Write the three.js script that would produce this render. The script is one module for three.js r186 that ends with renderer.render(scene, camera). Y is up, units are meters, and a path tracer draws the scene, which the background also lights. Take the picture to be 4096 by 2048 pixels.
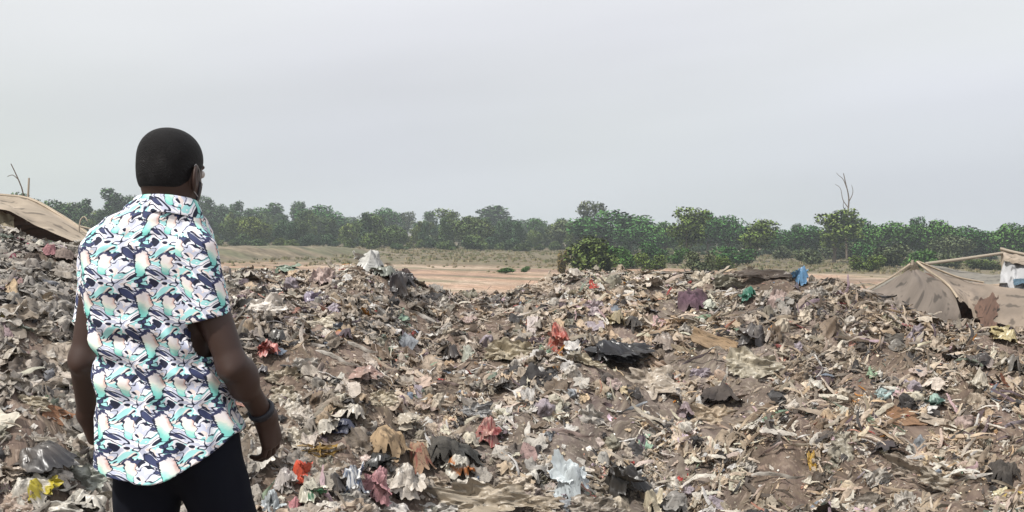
import * as THREE from 'three';
import { ImprovedNoise } from 'three/addons/math/ImprovedNoise.js';
import { mergeGeometries } from 'three/addons/utils/BufferGeometryUtils.js';

// ---------- camera ----------
const scene = new THREE.Scene();
const F = 3934;                                    // focal length in photograph pixels (4096 wide)
const camera = new THREE.PerspectiveCamera(2 * Math.atan(1024 / F) * 180 / Math.PI, 2, 0.1, 4000);
camera.position.set(0, 1.5, 0);
camera.rotation.order = 'YXZ';
camera.rotation.x = -Math.atan(94 / F);
camera.rotation.z = 1.0 * Math.PI / 180;
camera.updateMatrixWorld(true);
scene.add(camera);

// ---------- renderer, sky, sun, haze ----------
const renderer = new THREE.WebGLRenderer({ antialias: true });
renderer.setSize(1024, 512);
renderer.toneMapping = THREE.LinearToneMapping;
renderer.toneMappingExposure = 1.14;
renderer.shadowMap.enabled = true;
const PN = new ImprovedNoise();
const nz = (x, y, z = 0) => PN.noise(x, y, z);
function fbm(x, y, z, o = 4) { let s = 0, a = 0.5; for (let i = 0; i < o; i++) { s += a * nz(x, y, z); x *= 2.03; y *= 2.03; z = z * 2.03 + 7.1; a *= 0.5; } return s; }
const lerp = (a, b, t) => a + (b - a) * t, clamp = (x, a, b) => Math.min(b, Math.max(a, x));
const smooth = (a, b, x) => { const t = clamp((x - a) / (b - a), 0, 1); return t * t * (3 - 2 * t); };
{ // even milky haze sky with faint broad streaks
  const W = 1024, H = 512, d = new Float32Array(W * H * 4);
  for (let j = 0; j < H; j++) for (let i = 0; i < W; i++) {
    const el = ((j + 0.5) / H - 0.5) * Math.PI, az = ((i + 0.5) / W - 0.5) * 2 * Math.PI;
    const x = Math.cos(el) * Math.cos(az), y = Math.sin(el), z = Math.cos(el) * Math.sin(az);
    const t = smooth(0, 0.2, y), t2 = smooth(0.08, 0.3, y);
    let c = [lerp(0.535, 0.60, t), lerp(0.57, 0.625, t), lerp(0.565, 0.645, t)];
    c = [lerp(c[0], 0.69, t2), lerp(c[1], 0.71, t2), lerp(c[2], 0.705, t2)].map(v => v * 1.08);
    const s = fbm(x * 1.3 + 3, y * 9 - x * 1.2, z * 1.3, 4), q = fbm(x * 1.1 + 9, y * 4 + 4, z * 1.1, 3);
    const k = 1 + 0.17 * s, lil = 0.075 * q + 0.02 + 0.035 * clamp(x, -1, 1);
    const o = (j * W + i) * 4;
    d[o] = c[0] * k * (1 - 0.2 * lil) * (1 - 0.012 * x); d[o + 1] = c[1] * k * (1 - 0.6 * lil); d[o + 2] = c[2] * k * (1 + 1.2 * lil); d[o + 3] = 1;
    if (y < 0) { d[o] = 0.5; d[o + 1] = 0.5; d[o + 2] = 0.47; }
  }
  const t = new THREE.DataTexture(d, W, H, THREE.RGBAFormat, THREE.FloatType);
  t.mapping = THREE.EquirectangularReflectionMapping; t.magFilter = THREE.LinearFilter; t.minFilter = THREE.LinearFilter; t.needsUpdate = true;
  scene.background = t; scene.environment = t;
}
const sun = new THREE.DirectionalLight(new THREE.Color(1, 0.965, 0.915), 4.0);
sun.position.set(-45, 88, 42); sun.castShadow = true; sun.shadow.radius = 5;
sun.shadow.mapSize.set(4096, 4096);
Object.assign(sun.shadow.camera, { left: -30, right: 30, top: 30, bottom: -30, near: 1, far: 400 });
scene.add(sun, sun.target);
scene.fog = new THREE.FogExp2(new THREE.Color(0.8, 0.87, 0.9), 0.00055);

// ---------- helpers ----------
function rng(seed) { let a = seed >>> 0; return () => { a = (a + 0x6D2B79F5) | 0; let t = Math.imul(a ^ (a >>> 15), 1 | a); t = (t + Math.imul(t ^ (t >>> 7), 61 | t)) ^ t; return ((t ^ (t >>> 14)) >>> 0) / 4294967296; }; }
const used = {};
function numbered(n) { used[n] = (used[n] ?? -1) + 1; return used[n] ? n + '_' + String(used[n]).padStart(3, '0') : n; }
function tag(o, label, category, group, kind) { o.userData.label = label; if (category) o.userData.category = category; if (group) o.userData.group = group; if (kind) o.userData.kind = kind; return o; }
function mesh(name, geo, mat, parent) { const m = new THREE.Mesh(geo, mat); m.name = parent ? name : numbered(name); m.castShadow = m.receiveShadow = true; (parent || scene).add(m); return m; }
function base(name, p) { const g = new THREE.Group(); g.name = numbered(name); if (p) g.position.copy(p); scene.add(g); return g; }
const V = (x, y, z) => new THREE.Vector3(x, y, z);
// a photograph pixel as a direction, a point at a depth, or the point of the ground it shows
function dirAt(px, py) { return V((px - 2048) / F, (1024 - py) / F, -1).applyEuler(camera.rotation); }
function at(px, py, depth) { return dirAt(px, py).multiplyScalar(depth).add(camera.position); }
const camInv = camera.matrixWorld.clone().invert();
function project(p) { const q = p.clone().applyMatrix4(camInv); return [2048 + F * q.x / -q.z, 1024 - F * q.y / -q.z, -q.z]; }
function table(T, x) { if (x <= T[0][0]) return T[0][1]; for (let i = 1; i < T.length; i++) if (x <= T[i][0]) { const t = (x - T[i - 1][0]) / (T[i][0] - T[i - 1][0]); return lerp(T[i - 1][1], T[i][1], t * t * (3 - 2 * t)); } return T[T.length - 1][1]; }
const lin = (hex) => { const c = new THREE.Color(hex); return [c.r, c.g, c.b]; };

// tileable noise textures (grain and dirt only)
function noiseTexture(size, f, srgb) {
  const d = new Uint8Array(size * size * 4);
  for (let j = 0; j < size; j++) for (let i = 0; i < size; i++) { const c = f(i / size, j / size), o = (j * size + i) * 4; d[o] = clamp(c[0], 0, 1) * 255; d[o + 1] = clamp(c[1], 0, 1) * 255; d[o + 2] = clamp(c[2], 0, 1) * 255; d[o + 3] = 255; }
  const t = new THREE.DataTexture(d, size, size); t.wrapS = t.wrapT = THREE.RepeatWrapping; t.magFilter = THREE.LinearFilter; t.minFilter = THREE.LinearMipmapLinearFilter; t.generateMipmaps = true;
  if (srgb) t.colorSpace = THREE.SRGBColorSpace; t.needsUpdate = true; return t;
}
const TAU = Math.PI * 2;
function tileNoise(u, v, k, o = 4, s = 0) { // fbm on a torus, so that it repeats without a seam
  let r = 0, a = 0.5; for (let i = 0; i < o; i++) { const R = k * Math.pow(2, i) / TAU; r += a * nz(R * Math.cos(u * TAU) + s, R * Math.sin(u * TAU) + R * Math.cos(v * TAU), R * Math.sin(v * TAU) + 3.3 * s); a *= 0.55; } return r;
}
const dirtTex = noiseTexture(256, (u, v) => { const n = tileNoise(u, v, 6, 5, 1.7), m = tileNoise(u, v, 14, 3, 5.1); const k = 0.86 + 0.22 * n - 0.25 * smooth(0.08, 0.3, m); return [k, k * 0.98, k * 0.955]; }, true);
const soilTex = noiseTexture(512, (u, v) => { const n = tileNoise(u, v, 5, 5, 2.2), m = tileNoise(u, v, 30, 3, 8.1), p = tileNoise(u, v, 60, 2, 4.4); const k = 0.8 + 0.35 * n + 0.28 * m + (p > 0.2 ? 0.28 : 0); return [k, k * (0.98 + 0.05 * m), k * (0.97 + 0.08 * n)]; }, true);
const soilBump = noiseTexture(512, (u, v) => { const k = 0.5 + 0.5 * tileNoise(u, v, 24, 4, 6.6) + 0.3 * tileNoise(u, v, 70, 2, 1.1); return [k, k, k]; });
const weaveTex = noiseTexture(128, (u, v) => { const k = 0.5 + 0.22 * Math.sin(u * TAU * 32) * Math.sin(v * TAU * 32) + 0.4 * tileNoise(u, v, 8, 3, 9.1); return [k, k, k]; });
// ---------- the ground ----------
const PLAIN = -3.0;
const CREST = [[-1500, 900], [-600, 905], [0, 925], [330, 978], [600, 1050], [900, 1085], [1200, 1078], [1400, 1058], [1530, 1068], [1640, 1130], [1780, 1165], [2000, 1172], [2200, 1142], [2350, 1105], [2800, 1100], [3100, 1112], [3400, 1158], [3600, 1245], [3800, 1298], [4096, 1345], [4700, 1400], [5600, 1450]];
const CRESTR = [[-1500, 8], [0, 8.4], [600, 9], [1200, 10.2], [2000, 11], [2800, 11], [3400, 10.4], [4096, 9.4], [5600, 9]];
const FOOTR = [[-1500, 4.6], [0, 5.0], [1000, 6.0], [2000, 6.8], [3000, 7.2], [4096, 6.9], [5600, 6.6]];
function radial(px) { const rc = table(CRESTR, px), r0 = table(FOOTR, px); return { rc, r0, hc: at(px, table(CREST, px), rc).y, h0: at(px, 2060, r0).y }; }
const RAD = []; for (let i = 0; i <= 710; i++) RAD.push(radial(-1500 + i * 10));
function H(x, z) {
  const r = Math.hypot(x, z), th = Math.atan2(x, -z);
  const px = Math.abs(th) > 1.0 ? (th < 0 ? -1500 : 5600) : clamp(2048 + F * Math.tan(th), -1500, 5599);
  const R = RAD[Math.round((px + 1500) / 10)], d = r * Math.cos(clamp(th, -1, 1));
  let h;
  if (d < R.r0) h = lerp(0, R.h0, smooth(3.3, R.r0, d));
  else if (d < R.rc) { const t = (d - R.r0) / (R.rc - R.r0); h = lerp(R.h0, R.hc, t + 0.10 * Math.sin(t * Math.PI)); }
  else h = lerp(R.hc, PLAIN - 0.4, smooth(R.rc - 0.4, R.rc + 7, d));
  const k = smooth(3.2, 6, r) * (1 - smooth(R.rc - 2.5, R.rc - 0.3, d) * 0.75);
  h += k * (0.20 * nz(x * 0.55 + 3, z * 0.55, 1) + 0.13 * nz(x * 1.25, z * 1.25, 5)) + smooth(2.8, 4, r) * (0.075 * nz(x * 3.1, z * 3.1, 9) + 0.045 * nz(x * 7, z * 7, 2) + 0.02 * nz(x * 17, z * 17, 3));
  return h;
}
function normalAt(x, z, e = 0.08) { return V(H(x - e, z) - H(x + e, z), 2 * e, H(x, z - e) - H(x, z + e)).normalize(); }
function hit(px, py) { // where the ray of a pixel meets the heap
  const d = dirAt(px, py); let t = 3.6;
  for (let s = 0; s < 1400; s++, t += 0.012) { const x = d.x * t, y = 1.5 + d.y * t, z = d.z * t; if (y < H(x, z)) return { p: V(x, y, z), depth: project(V(x, y, z))[2] }; }
  return null;
}
{
  const az = []; for (let a = -180; a < -40; a += 4) az.push(a); for (let a = -40; a <= 40; a += 0.2) az.push(a); for (let a = 44; a <= 180; a += 4) az.push(a);
  const rr = []; for (let r = 0.4; r < 26; r *= 1.0125) rr.push(r);
  const pos = [], uv = [], col = [], idx = [];
  for (const r of rr) for (const a of az) {
    const t = a * Math.PI / 180, x = Math.sin(t) * r, z = -Math.cos(t) * r; pos.push(x, H(x, z), z); uv.push(x / 1.7, z / 1.7);
    const n = nz(x * 0.5, z * 0.5, 7), m = nz(x * 2.1, z * 2.1, 4), k = 1 + 0.25 * n + 0.2 * m, g = smooth(-0.1, 0.4, nz(x * 0.35 + 8, z * 0.35, 2));
    col.push(lerp(0.225, 0.23, g) * k, lerp(0.172, 0.196, g) * k, lerp(0.135, 0.168, g) * k);
  }
  for (let j = 0; j < rr.length - 1; j++) for (let i = 0; i < az.length - 1; i++) { const o = j * az.length + i; idx.push(o, o + 1, o + az.length, o + 1, o + az.length + 1, o + az.length); }
  const c0 = pos.length / 3; pos.push(0, 0, 0); uv.push(0, 0); col.push(0.16, 0.12, 0.09); for (let i = 0; i < az.length - 1; i++) idx.push(c0, i + 1, i);
  const g = new THREE.BufferGeometry(); g.setAttribute('position', new THREE.Float32BufferAttribute(pos, 3)); g.setAttribute('uv', new THREE.Float32BufferAttribute(uv, 2)); g.setAttribute('color', new THREE.Float32BufferAttribute(col, 3)); g.setIndex(idx); g.computeVertexNormals();
  const m = mesh('earth_mound', g, new THREE.MeshStandardMaterial({ vertexColors: true, map: soilTex, bumpMap: soilBump, bumpScale: 0.02, roughness: 1, side: THREE.DoubleSide }));
  tag(m, 'brown earth of the dump heap under the litter', null, null, 'structure');
}
// the plain: bare sand near the heap, dry grass and brush further out
function plainH(x, z) { const r = Math.hypot(x, z); return PLAIN + smooth(30, 60, r) * (0.25 * nz(x * 0.03, z * 0.03, 3) + 0.12 * nz(x * 0.11, z * 0.11, 8)); }
function plainPoint(px, py) { const d = dirAt(px, py), t = (1.5 - PLAIN) / -d.y; return V(d.x * t, PLAIN, d.z * t); }
{
  const az = []; for (let a = -180; a < -48; a += 4) az.push(a); for (let a = -48; a <= 48; a += 0.3) az.push(a); for (let a = 52; a <= 180; a += 4) az.push(a);
  const rr = [0.5, 8]; for (let r = 16; r < 420; r *= 1.012) rr.push(r); rr.push(600, 900, 1500, 2400);
  const pos = [], uv = [], col = [], idx = [];
  const sand = [0.52, 0.345, 0.235], pale = [0.56, 0.44, 0.325], scrub = [0.17, 0.145, 0.085], grass = [0.16, 0.165, 0.075], mud = [0.27, 0.19, 0.14];
  const mix = (a, b, t) => a.map((v, i) => lerp(v, b[i], t));
  for (const r of rr) for (const a of az) {
    const t = a * Math.PI / 180, x = Math.sin(t) * r, z = -Math.cos(t) * r; pos.push(x, plainH(x, z), z); uv.push(x / 6, z / 6);
    let c = mix(sand, pale, smooth(-0.15, 0.35, nz(x * 0.035, z * 0.09, 1)));
    c = mix(c, mud, smooth(-0.02, 0.2, fbm(x * 0.06 + 5, z * 0.13, 2, 4)) * 0.75);
    c = mix(c, grass, smooth(0.0, 0.18, fbm(x * 0.05 + 1, z * 0.16, 6, 4)) * 0.6);
    const far = smooth(118, 140, r + 22 * nz(x * 0.035, z * 0.03, 11));
    c = mix(c, mix(scrub, mix(grass, mud, 0.3), smooth(-0.2, 0.3, fbm(x * 0.04, z * 0.08, 9, 4))), far * 0.9);
    const k = 1 + 0.3 * nz(x * 0.6, z * 0.6, 3); col.push(c[0] * k, c[1] * k, c[2] * k);
  }
  for (let j = 0; j < rr.length - 1; j++) for (let i = 0; i < az.length - 1; i++) { const o = j * az.length + i; idx.push(o, o + 1, o + az.length, o + 1, o + az.length + 1, o + az.length); }
  const g = new THREE.BufferGeometry(); g.setAttribute('position', new THREE.Float32BufferAttribute(pos, 3)); g.setAttribute('uv', new THREE.Float32BufferAttribute(uv, 2)); g.setAttribute('color', new THREE.Float32BufferAttribute(col, 3)); g.setIndex(idx); g.computeVertexNormals();
  tag(mesh('sandy_plain', g, new THREE.MeshStandardMaterial({ vertexColors: true, map: soilTex, roughness: 1, side: THREE.DoubleSide })), 'sandy plain with dry grass beyond the heap', null, null, 'structure');
}
{ // long low earth bank in front of the far trees
  const A = plainPoint(860, 1042), B = plainPoint(1640, 1020), n = 220, m = 30, pos = [], col = [], idx = [];
  const along = B.clone().sub(A), L = along.length(), ax = along.clone().normalize(), side = V(ax.z, 0, -ax.x); if (side.z > 0) side.negate();
  for (let i = 0; i <= n; i++) for (let j = 0; j <= m; j++) {
    const u = i / n, v = j / m, w = 18, h = 1.75 * Math.pow(Math.sin(Math.PI * clamp(u * 0.92 + 0.06, 0, 1)), 0.45) * smooth(0, 0.38, v) * (1 - smooth(0.7, 1, v));
    const p = A.clone().addScaledVector(ax, (u - 0.02) * L * 1.04).addScaledVector(side, v * w);
    p.y = PLAIN - 0.15 + h * (1 + 0.15 * nz(u * 9, v * 2, 5)) + 0.12 * nz(p.x * 0.5, p.z * 0.5, 2); pos.push(p.x, p.y, p.z);
    const k = 0.85 + 0.45 * nz(p.x * 0.35, p.z * 0.35, 6) + 0.5 * nz(p.x * 1.3, p.z * 1.1, 3), t = smooth(-0.2, 0.3, nz(p.x * 0.12, p.z * 0.2, 8)); col.push(lerp(0.2, 0.135, t) * k, lerp(0.16, 0.13, t) * k, lerp(0.108, 0.075, t) * k);
  }
  for (let i = 0; i < n; i++) for (let j = 0; j < m; j++) { const o = i * (m + 1) + j; idx.push(o, o + m + 1, o + 1, o + 1, o + m + 1, o + m + 2); }
  const g = new THREE.BufferGeometry(); g.setAttribute('position', new THREE.Float32BufferAttribute(pos, 3)); g.setAttribute('color', new THREE.Float32BufferAttribute(col, 3)); g.setIndex(idx); g.computeVertexNormals();
  tag(mesh('earth_bank', g, new THREE.MeshStandardMaterial({ vertexColors: true, roughness: 1, side: THREE.DoubleSide })), 'long low grassy earth bank on the plain', null, null, 'structure');
}
// ---------- trees ----------
// crown: lobes [x, y, z, rx, ry, rz] in a unit tree (height 1), filled with small leaf faces
function crownGeo(seed, lobes, n, leaf, tint = 0.22) {
  const R = rng(seed), pos = [], col = [], nor = [];
  const vol = lobes.map(l => l[3] * l[4] + l[4] * l[5]), tot = vol.reduce((a, b) => a + b, 0);
  for (let i = 0; i < n; i++) {
    let w = R() * tot, k = 0; while (w > vol[k] && k < lobes.length - 1) w -= vol[k++];
    const l = lobes[k], d = V(R() * 2 - 1, R() * 2 - 1, R() * 2 - 1).normalize(), q = 0.4 + 0.66 * Math.pow(R(), 0.7);
    const bump = 1 + 0.35 * nz(d.x * 2.2 + k * 3, d.y * 2.2 + seed, d.z * 2.2);
    const c = V(l[0] + d.x * l[3] * q * bump, l[1] + d.y * l[4] * q * bump, l[2] + d.z * l[5] * q * bump); if (c.y < 0.02) c.y = 0.02 + R() * 0.05;
    const a = V(R() - 0.5, R() * 0.8 - 0.5, R() - 0.5).normalize(), b = V(R() - 0.5, R() - 0.5, R() - 0.5).cross(a).normalize(), s = leaf * (0.6 + 0.8 * R());
    const e = V(0, 0, 0).crossVectors(a, b); if (e.dot(d) < 0) e.negate(); e.addScaledVector(d, 0.8).normalize();
    const p = [c.clone().addScaledVector(a, s), c.clone().addScaledVector(b, s * 0.6), c.clone().addScaledVector(a, -s * 0.8).addScaledVector(b, -s * 0.15), c.clone().addScaledVector(b, -s * 0.6)];
    const t = 1 + tint * (R() - 0.5) * 1.6, y = 1 + tint * (R() - 0.4);
    for (const v of [0, 1, 2, 0, 2, 3]) { pos.push(p[v].x, p[v].y, p[v].z); nor.push(e.x, e.y, e.z); col.push(t * y, t, t * (2 - y) * 0.9); }
  }
  const g = new THREE.BufferGeometry(); g.setAttribute('position', new THREE.Float32BufferAttribute(pos, 3)); g.setAttribute('normal', new THREE.Float32BufferAttribute(nor, 3)); g.setAttribute('color', new THREE.Float32BufferAttribute(col, 3)); return g;
}
function limb(points, r0, r1, sides = 6) { const c = new THREE.CatmullRomCurve3(points), n = points.length * 3, g = new THREE.TubeGeometry(c, n, 1, sides); const P = g.attributes.position; for (let i = 0; i <= n; i++) { const o = c.getPointAt(i / n), r = lerp(r0, r1, i / n); for (let j = 0; j <= sides; j++) { const k = i * (sides + 1) + j; P.setXYZ(k, o.x + (P.getX(k) - o.x) * r, o.y + (P.getY(k) - o.y) * r, o.z + (P.getZ(k) - o.z) * r); } } g.computeVertexNormals(); return g; }
function trunkGeo(seed, lobes, r, y0 = 0) {
  const R = rng(seed + 77), parts = []; const top = 0.45;
  parts.push(limb([V(0, y0 - 0.03, 0), V(0.015, 0.15, 0.01), V(-0.01, top, 0)], r, r * 0.6));
  for (const l of lobes) parts.push(limb([V(0, 0.12 + R() * 0.2, 0), V(l[0] * 0.5, l[1] * 0.65, l[2] * 0.5), V(l[0], l[1] + l[4] * 0.3, l[2])], r * 0.55, r * 0.15, 5));
  return mergeGeometries(parts);
}
const KINDS = {
  round: (R) => { const L = [[0, 0.56, 0, 0.36, 0.36, 0.36]]; for (let i = 0; i < 7; i++) { const a = i / 7 * TAU + R(); L.push([Math.cos(a) * 0.3, 0.42 + 0.28 * R(), Math.sin(a) * 0.3, 0.2 + 0.08 * R(), 0.2 + 0.06 * R(), 0.2]); } L.push([0.05, 0.84, 0, 0.2, 0.15, 0.2]); return L; },
  tall: (R) => { const L = []; for (let i = 0; i < 9; i++) { const y = 0.25 + i * 0.078, w = 0.16 * (1 - 0.55 * i / 9); L.push([(R() - 0.5) * 0.16, y, (R() - 0.5) * 0.16, w * (0.7 + 0.5 * R()), 0.09 + 0.03 * R(), w]); } return L; },
  loose: (R) => { const L = []; for (let i = 0; i < 10; i++) { const a = R() * TAU, q = 0.26 * R(), y = 0.3 + 0.62 * R(); L.push([Math.cos(a) * q, y, Math.sin(a) * q, 0.11 + 0.06 * R(), 0.1 + 0.05 * R(), 0.12]); } L.push([0, 0.5, 0, 0.16, 0.3, 0.16]); return L; },
  shrub: (R) => { const L = []; for (let i = 0; i < 8; i++) { const a = R() * TAU, q = 0.36 * R(); L.push([Math.cos(a) * q, 0.22 + 0.45 * R(), Math.sin(a) * q, 0.22 + 0.1 * R(), 0.2 + 0.1 * R(), 0.22]); } return L; },
};
const GEO = {};
for (const [k, n, leaf, cnt, rt] of [['round', 3, 0.026, 6500, 0.035], ['tall', 3, 0.022, 3200, 0.018], ['loose', 3, 0.022, 3600, 0.02], ['shrub', 3, 0.032, 4200, 0.022]])
  GEO[k] = Array.from({ length: n }, (_, i) => { const R = rng(900 + i * 31 + cnt), L = KINDS[k](R); return { crown: crownGeo(41 + i * 7 + cnt, L, cnt, leaf), trunk: trunkGeo(11 + i, L.slice(0, 6), rt), lobes: L }; });
const barkMat = new THREE.MeshStandardMaterial({ color: new THREE.Color().setRGB(0.13, 0.1, 0.075), roughness: 1 });
const leafMats = {};
function leafMat(key, r, g, b) { return leafMats[key] ??= new THREE.MeshStandardMaterial({ color: new THREE.Color().setRGB(r, g, b), vertexColors: true, roughness: 0.85, side: THREE.DoubleSide }); }
const LEAF = { dark: leafMat('dark', 0.058, 0.170, 0.039), blue: leafMat('blue', 0.073, 0.142, 0.052), mid: leafMat('mid', 0.090, 0.214, 0.044), yellow: leafMat('yellow', 0.155, 0.230, 0.049), lime: leafMat('lime', 0.115, 0.165, 0.04), grey: leafMat('grey', 0.129, 0.163, 0.082), dry: leafMat('dry', 0.258, 0.207, 0.087), wisp: leafMat('wisp', 0.129, 0.155, 0.087) };
let treeSeed = 0;
function tree(name, kind, color, px, baseY, topY, wpx, label, category = 'tree', group, dist) {
  const p = dist ? at(px, baseY, dist) : plainPoint(px, baseY); if (dist) p.y = PLAIN; const d = project(p)[2];
  const h = at(px, topY, d).y - p.y, w = wpx * d / F, v = GEO[kind][treeSeed % 3], o = base(name, p); treeSeed++;
  const cw = { round: 0.92, tall: 0.42, loose: 0.72, shrub: 1.1 }[kind];
  o.scale.set(w / cw, h / 0.98, w / cw); o.rotation.y = treeSeed * 2.4;
  mesh('trunk', v.trunk, barkMat, o); mesh('crown', v.crown, LEAF[color], o);
  return tag(o, label, category, group);
}
// far wood behind the countable trees: one mass
{
  const R = rng(5), g = new THREE.Group(); g.name = 'far_wood'; scene.add(g); tag(g, 'distant belt of mixed green woodland along the horizon', null, null, 'stuff');
  const spots = [[], [], [], []];
  for (let i = 0; i < 390; i++) {
    const px = -1900 + i * 20 + R() * 40, d = 250 + R() * 90, p = at(px, 930, d); p.y = PLAIN - 0.2;
    const topY = table([[-1900, 790], [0, 815], [600, 825], [1100, 832], [1500, 858], [2000, 860], [2300, 890], [2600, 885], [3000, 915], [3500, 925], [4096, 935], [6000, 960]], px) + 36 + (R() - 0.5) * 26 - 75 * nz(px * 0.006, 3, d * 0.01) - 30 * nz(px * 0.03, 8, 1);
    const h = at(px, topY, d).y - p.y, k = [0, 1, 2, 0, 2][Math.floor(R() * 5)];
    spots[k].push([p, h, h * (k === 1 ? 1.1 : 0.8 + 0.4 * R()), R() * 6, R()]);
    if (R() < 0.8) { const q = at(px + 20, 930, d - 25); q.y = PLAIN - 0.2; spots[3].push([q, h * (0.3 + 0.25 * R()), h * (0.55 + 0.3 * R()), R() * 6, R()]); }
  }
  spots.forEach((S, k) => {
    const im = new THREE.InstancedMesh(GEO[['round', 'tall', 'loose', 'shrub'][k]][k % 3].crown, leafMat('far', 0.076, 0.138, 0.05), S.length), M = new THREE.Matrix4(); im.name = 'tree_crown'; im.castShadow = im.receiveShadow = true;
    S.forEach(([p, h, w, a, t], i) => { M.compose(p, new THREE.Quaternion().setFromAxisAngle(V(0, 1, 0), a), V(w, h, w)); im.setMatrixAt(i, M); { const w = t * t, e = 0.75 + 0.6 * ((t * 7.31) % 1); im.setColorAt(i, new THREE.Color().setRGB(e * (0.75 + 1.5 * w), e * (0.85 + 0.75 * w), e * (1.05 - 0.1 * w))); } });
    g.add(im);
  });
}
const TL = [
  ['round', 'blue', 215, 968, 800, 190, 'round dark tree in the wood left of the man, just right of the beige tarp'],
  ['tall', 'blue', 345, 962, 790, 95, 'narrow tree between the round dark tree and the tallest spire left of the man'],
  ['tall', 'blue', 440, 962, 752, 120, 'tallest spire-topped tree left of the man'],
  ['loose', 'blue', 505, 962, 790, 120, 'tree touching the left shoulder line of the man in the patterned shirt'],
  ['loose', 'blue', 815, 962, 772, 110, 'tall loose tree rising beside the right ear of the man'],
  ['round', 'mid', 880, 962, 832, 150, 'green tree between the man\'s ear-side tree and the slim pointed spire'],
  ['tall', 'blue', 942, 962, 800, 85, 'slim pointed spire tree right of the man\'s shoulder'],
  ['loose', 'mid', 1030, 962, 822, 110, 'loose tree standing just right of the slim pointed spire'],
  ['tall', 'blue', 1105, 962, 812, 130, 'ragged topped tree halfway between slim spire and broad dark tree'],
  ['loose', 'blue', 1190, 962, 812, 130, 'ragged dark tree directly left of the broad dark tree with bare trunks'],
  ['round', 'dark', 1280, 968, 820, 195, 'broad dark round tree with bare trunks behind the earth bank'],
  ['round', 'blue', 1410, 966, 868, 140, 'low round tree in the dip right of the broad dark tree'],
  ['round', 'dark', 1532, 968, 830, 150, 'square-shouldered dark tree above the pale lime shrub'],
  ['loose', 'grey', 1622, 968, 838, 110, 'pale thin tree beside the square-shouldered dark tree'],
  ['loose', 'blue', 1715, 970, 848, 120, 'dark loose tree between the pale thin tree and the grey-green willowy one'],
  ['loose', 'yellow', 1790, 985, 842, 130, 'grey-green willowy tree reaching low to the plain'],
  ['round', 'blue', 1885, 972, 865, 130, 'low tree at the left foot of the twin-peaked tall tree'],
  ['tall', 'blue', 1960, 974, 822, 210, 'twin-peaked tall tree in the middle of the tree line'],
  ['round', 'blue', 2080, 975, 878, 140, 'low round tree right of the twin-peaked tall tree'],
  ['loose', 'mid', 2165, 985, 866, 140, 'two-tufted light green tree left of the great dome-shaped tree'],
  ['loose', 'wisp', 2350, 1000, 810, 150, 'wispy half-bare tree poking above the left side of the dome tree'],
  ['round', 'grey', 2270, 1000, 880, 160, 'greyish tree under the left flank of the dome tree'],
  ['round', 'dark', 2440, 1010, 842, 330, 'great dome-shaped green tree, broadest of the tree line'],
  ['round', 'dark', 2570, 1018, 895, 220, 'deep green tree directly right of the great dome'],
  ['round', 'mid', 2660, 1020, 885, 130, 'olive tree between the dome and the tall yellowish tree'],
  ['loose', 'yellow', 2745, 1040, 818, 210, 'tall yellowish tree with feathery top right of the dome'],
  ['round', 'dark', 2830, 1020, 848, 170, 'dark round tree right behind the tall yellowish tree'],
  ['round', 'dark', 2915, 1025, 862, 170, 'flat-topped dark tree left of the drooping yellow-green tree'],
  ['loose', 'yellow', 3015, 1045, 868, 200, 'drooping yellow-green tree reaching the ground'],
  ['round', 'dark', 3130, 1030, 918, 170, 'low dark tree in the dip right of the drooping yellow-green tree'],
  ['round', 'dark', 3225, 1034, 900, 190, 'dark green tree left of the tree with the dead snag'],
  ['loose', 'yellow', 3335, 1048, 822, 260, 'big yellow-green tree in front of the tall dead snag'],
  ['round', 'dark', 3440, 1040, 872, 190, 'rounded tree just right of the dead snag'],
  ['round', 'mid', 3560, 1045, 885, 200, 'broad green tree straight above the peak of the torn tent'],
  ['loose', 'dark', 3672, 1045, 856, 90, 'small dark tuft-topped tree right above the torn tent peak'],
  ['round', 'mid', 3740, 1048, 880, 200, 'bright green tree right of the tuft-topped tree'],
  ['round', 'grey', 3800, 1060, 940, 170, 'olive grey tree with spreading crown behind the pale pole'],
  ['round', 'dark', 3870, 1050, 905, 200, 'dark green tree behind the pale pole of the right shelter'],
  ['round', 'dark', 3960, 1050, 925, 160, 'low dark tree in the dip near the right picture edge'],
  ['round', 'mid', 4050, 1056, 892, 200, 'last large green tree at the right picture edge'],
  ['round', 'dark', 4180, 1056, 900, 220, 'green tree just past the right picture edge'],
  ['round', 'blue', 60, 965, 770, 200, 'grey-green treetop showing above the beige tarp ridge'],
];
for (const [k, c, x, b, t, w, l] of TL) tree({ round: 'broad_tree', tall: 'spire_tree', loose: 'loose_tree' }[k], k, c, x, b, t, w, l, 'tree', 'trees of the tree line');
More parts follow.
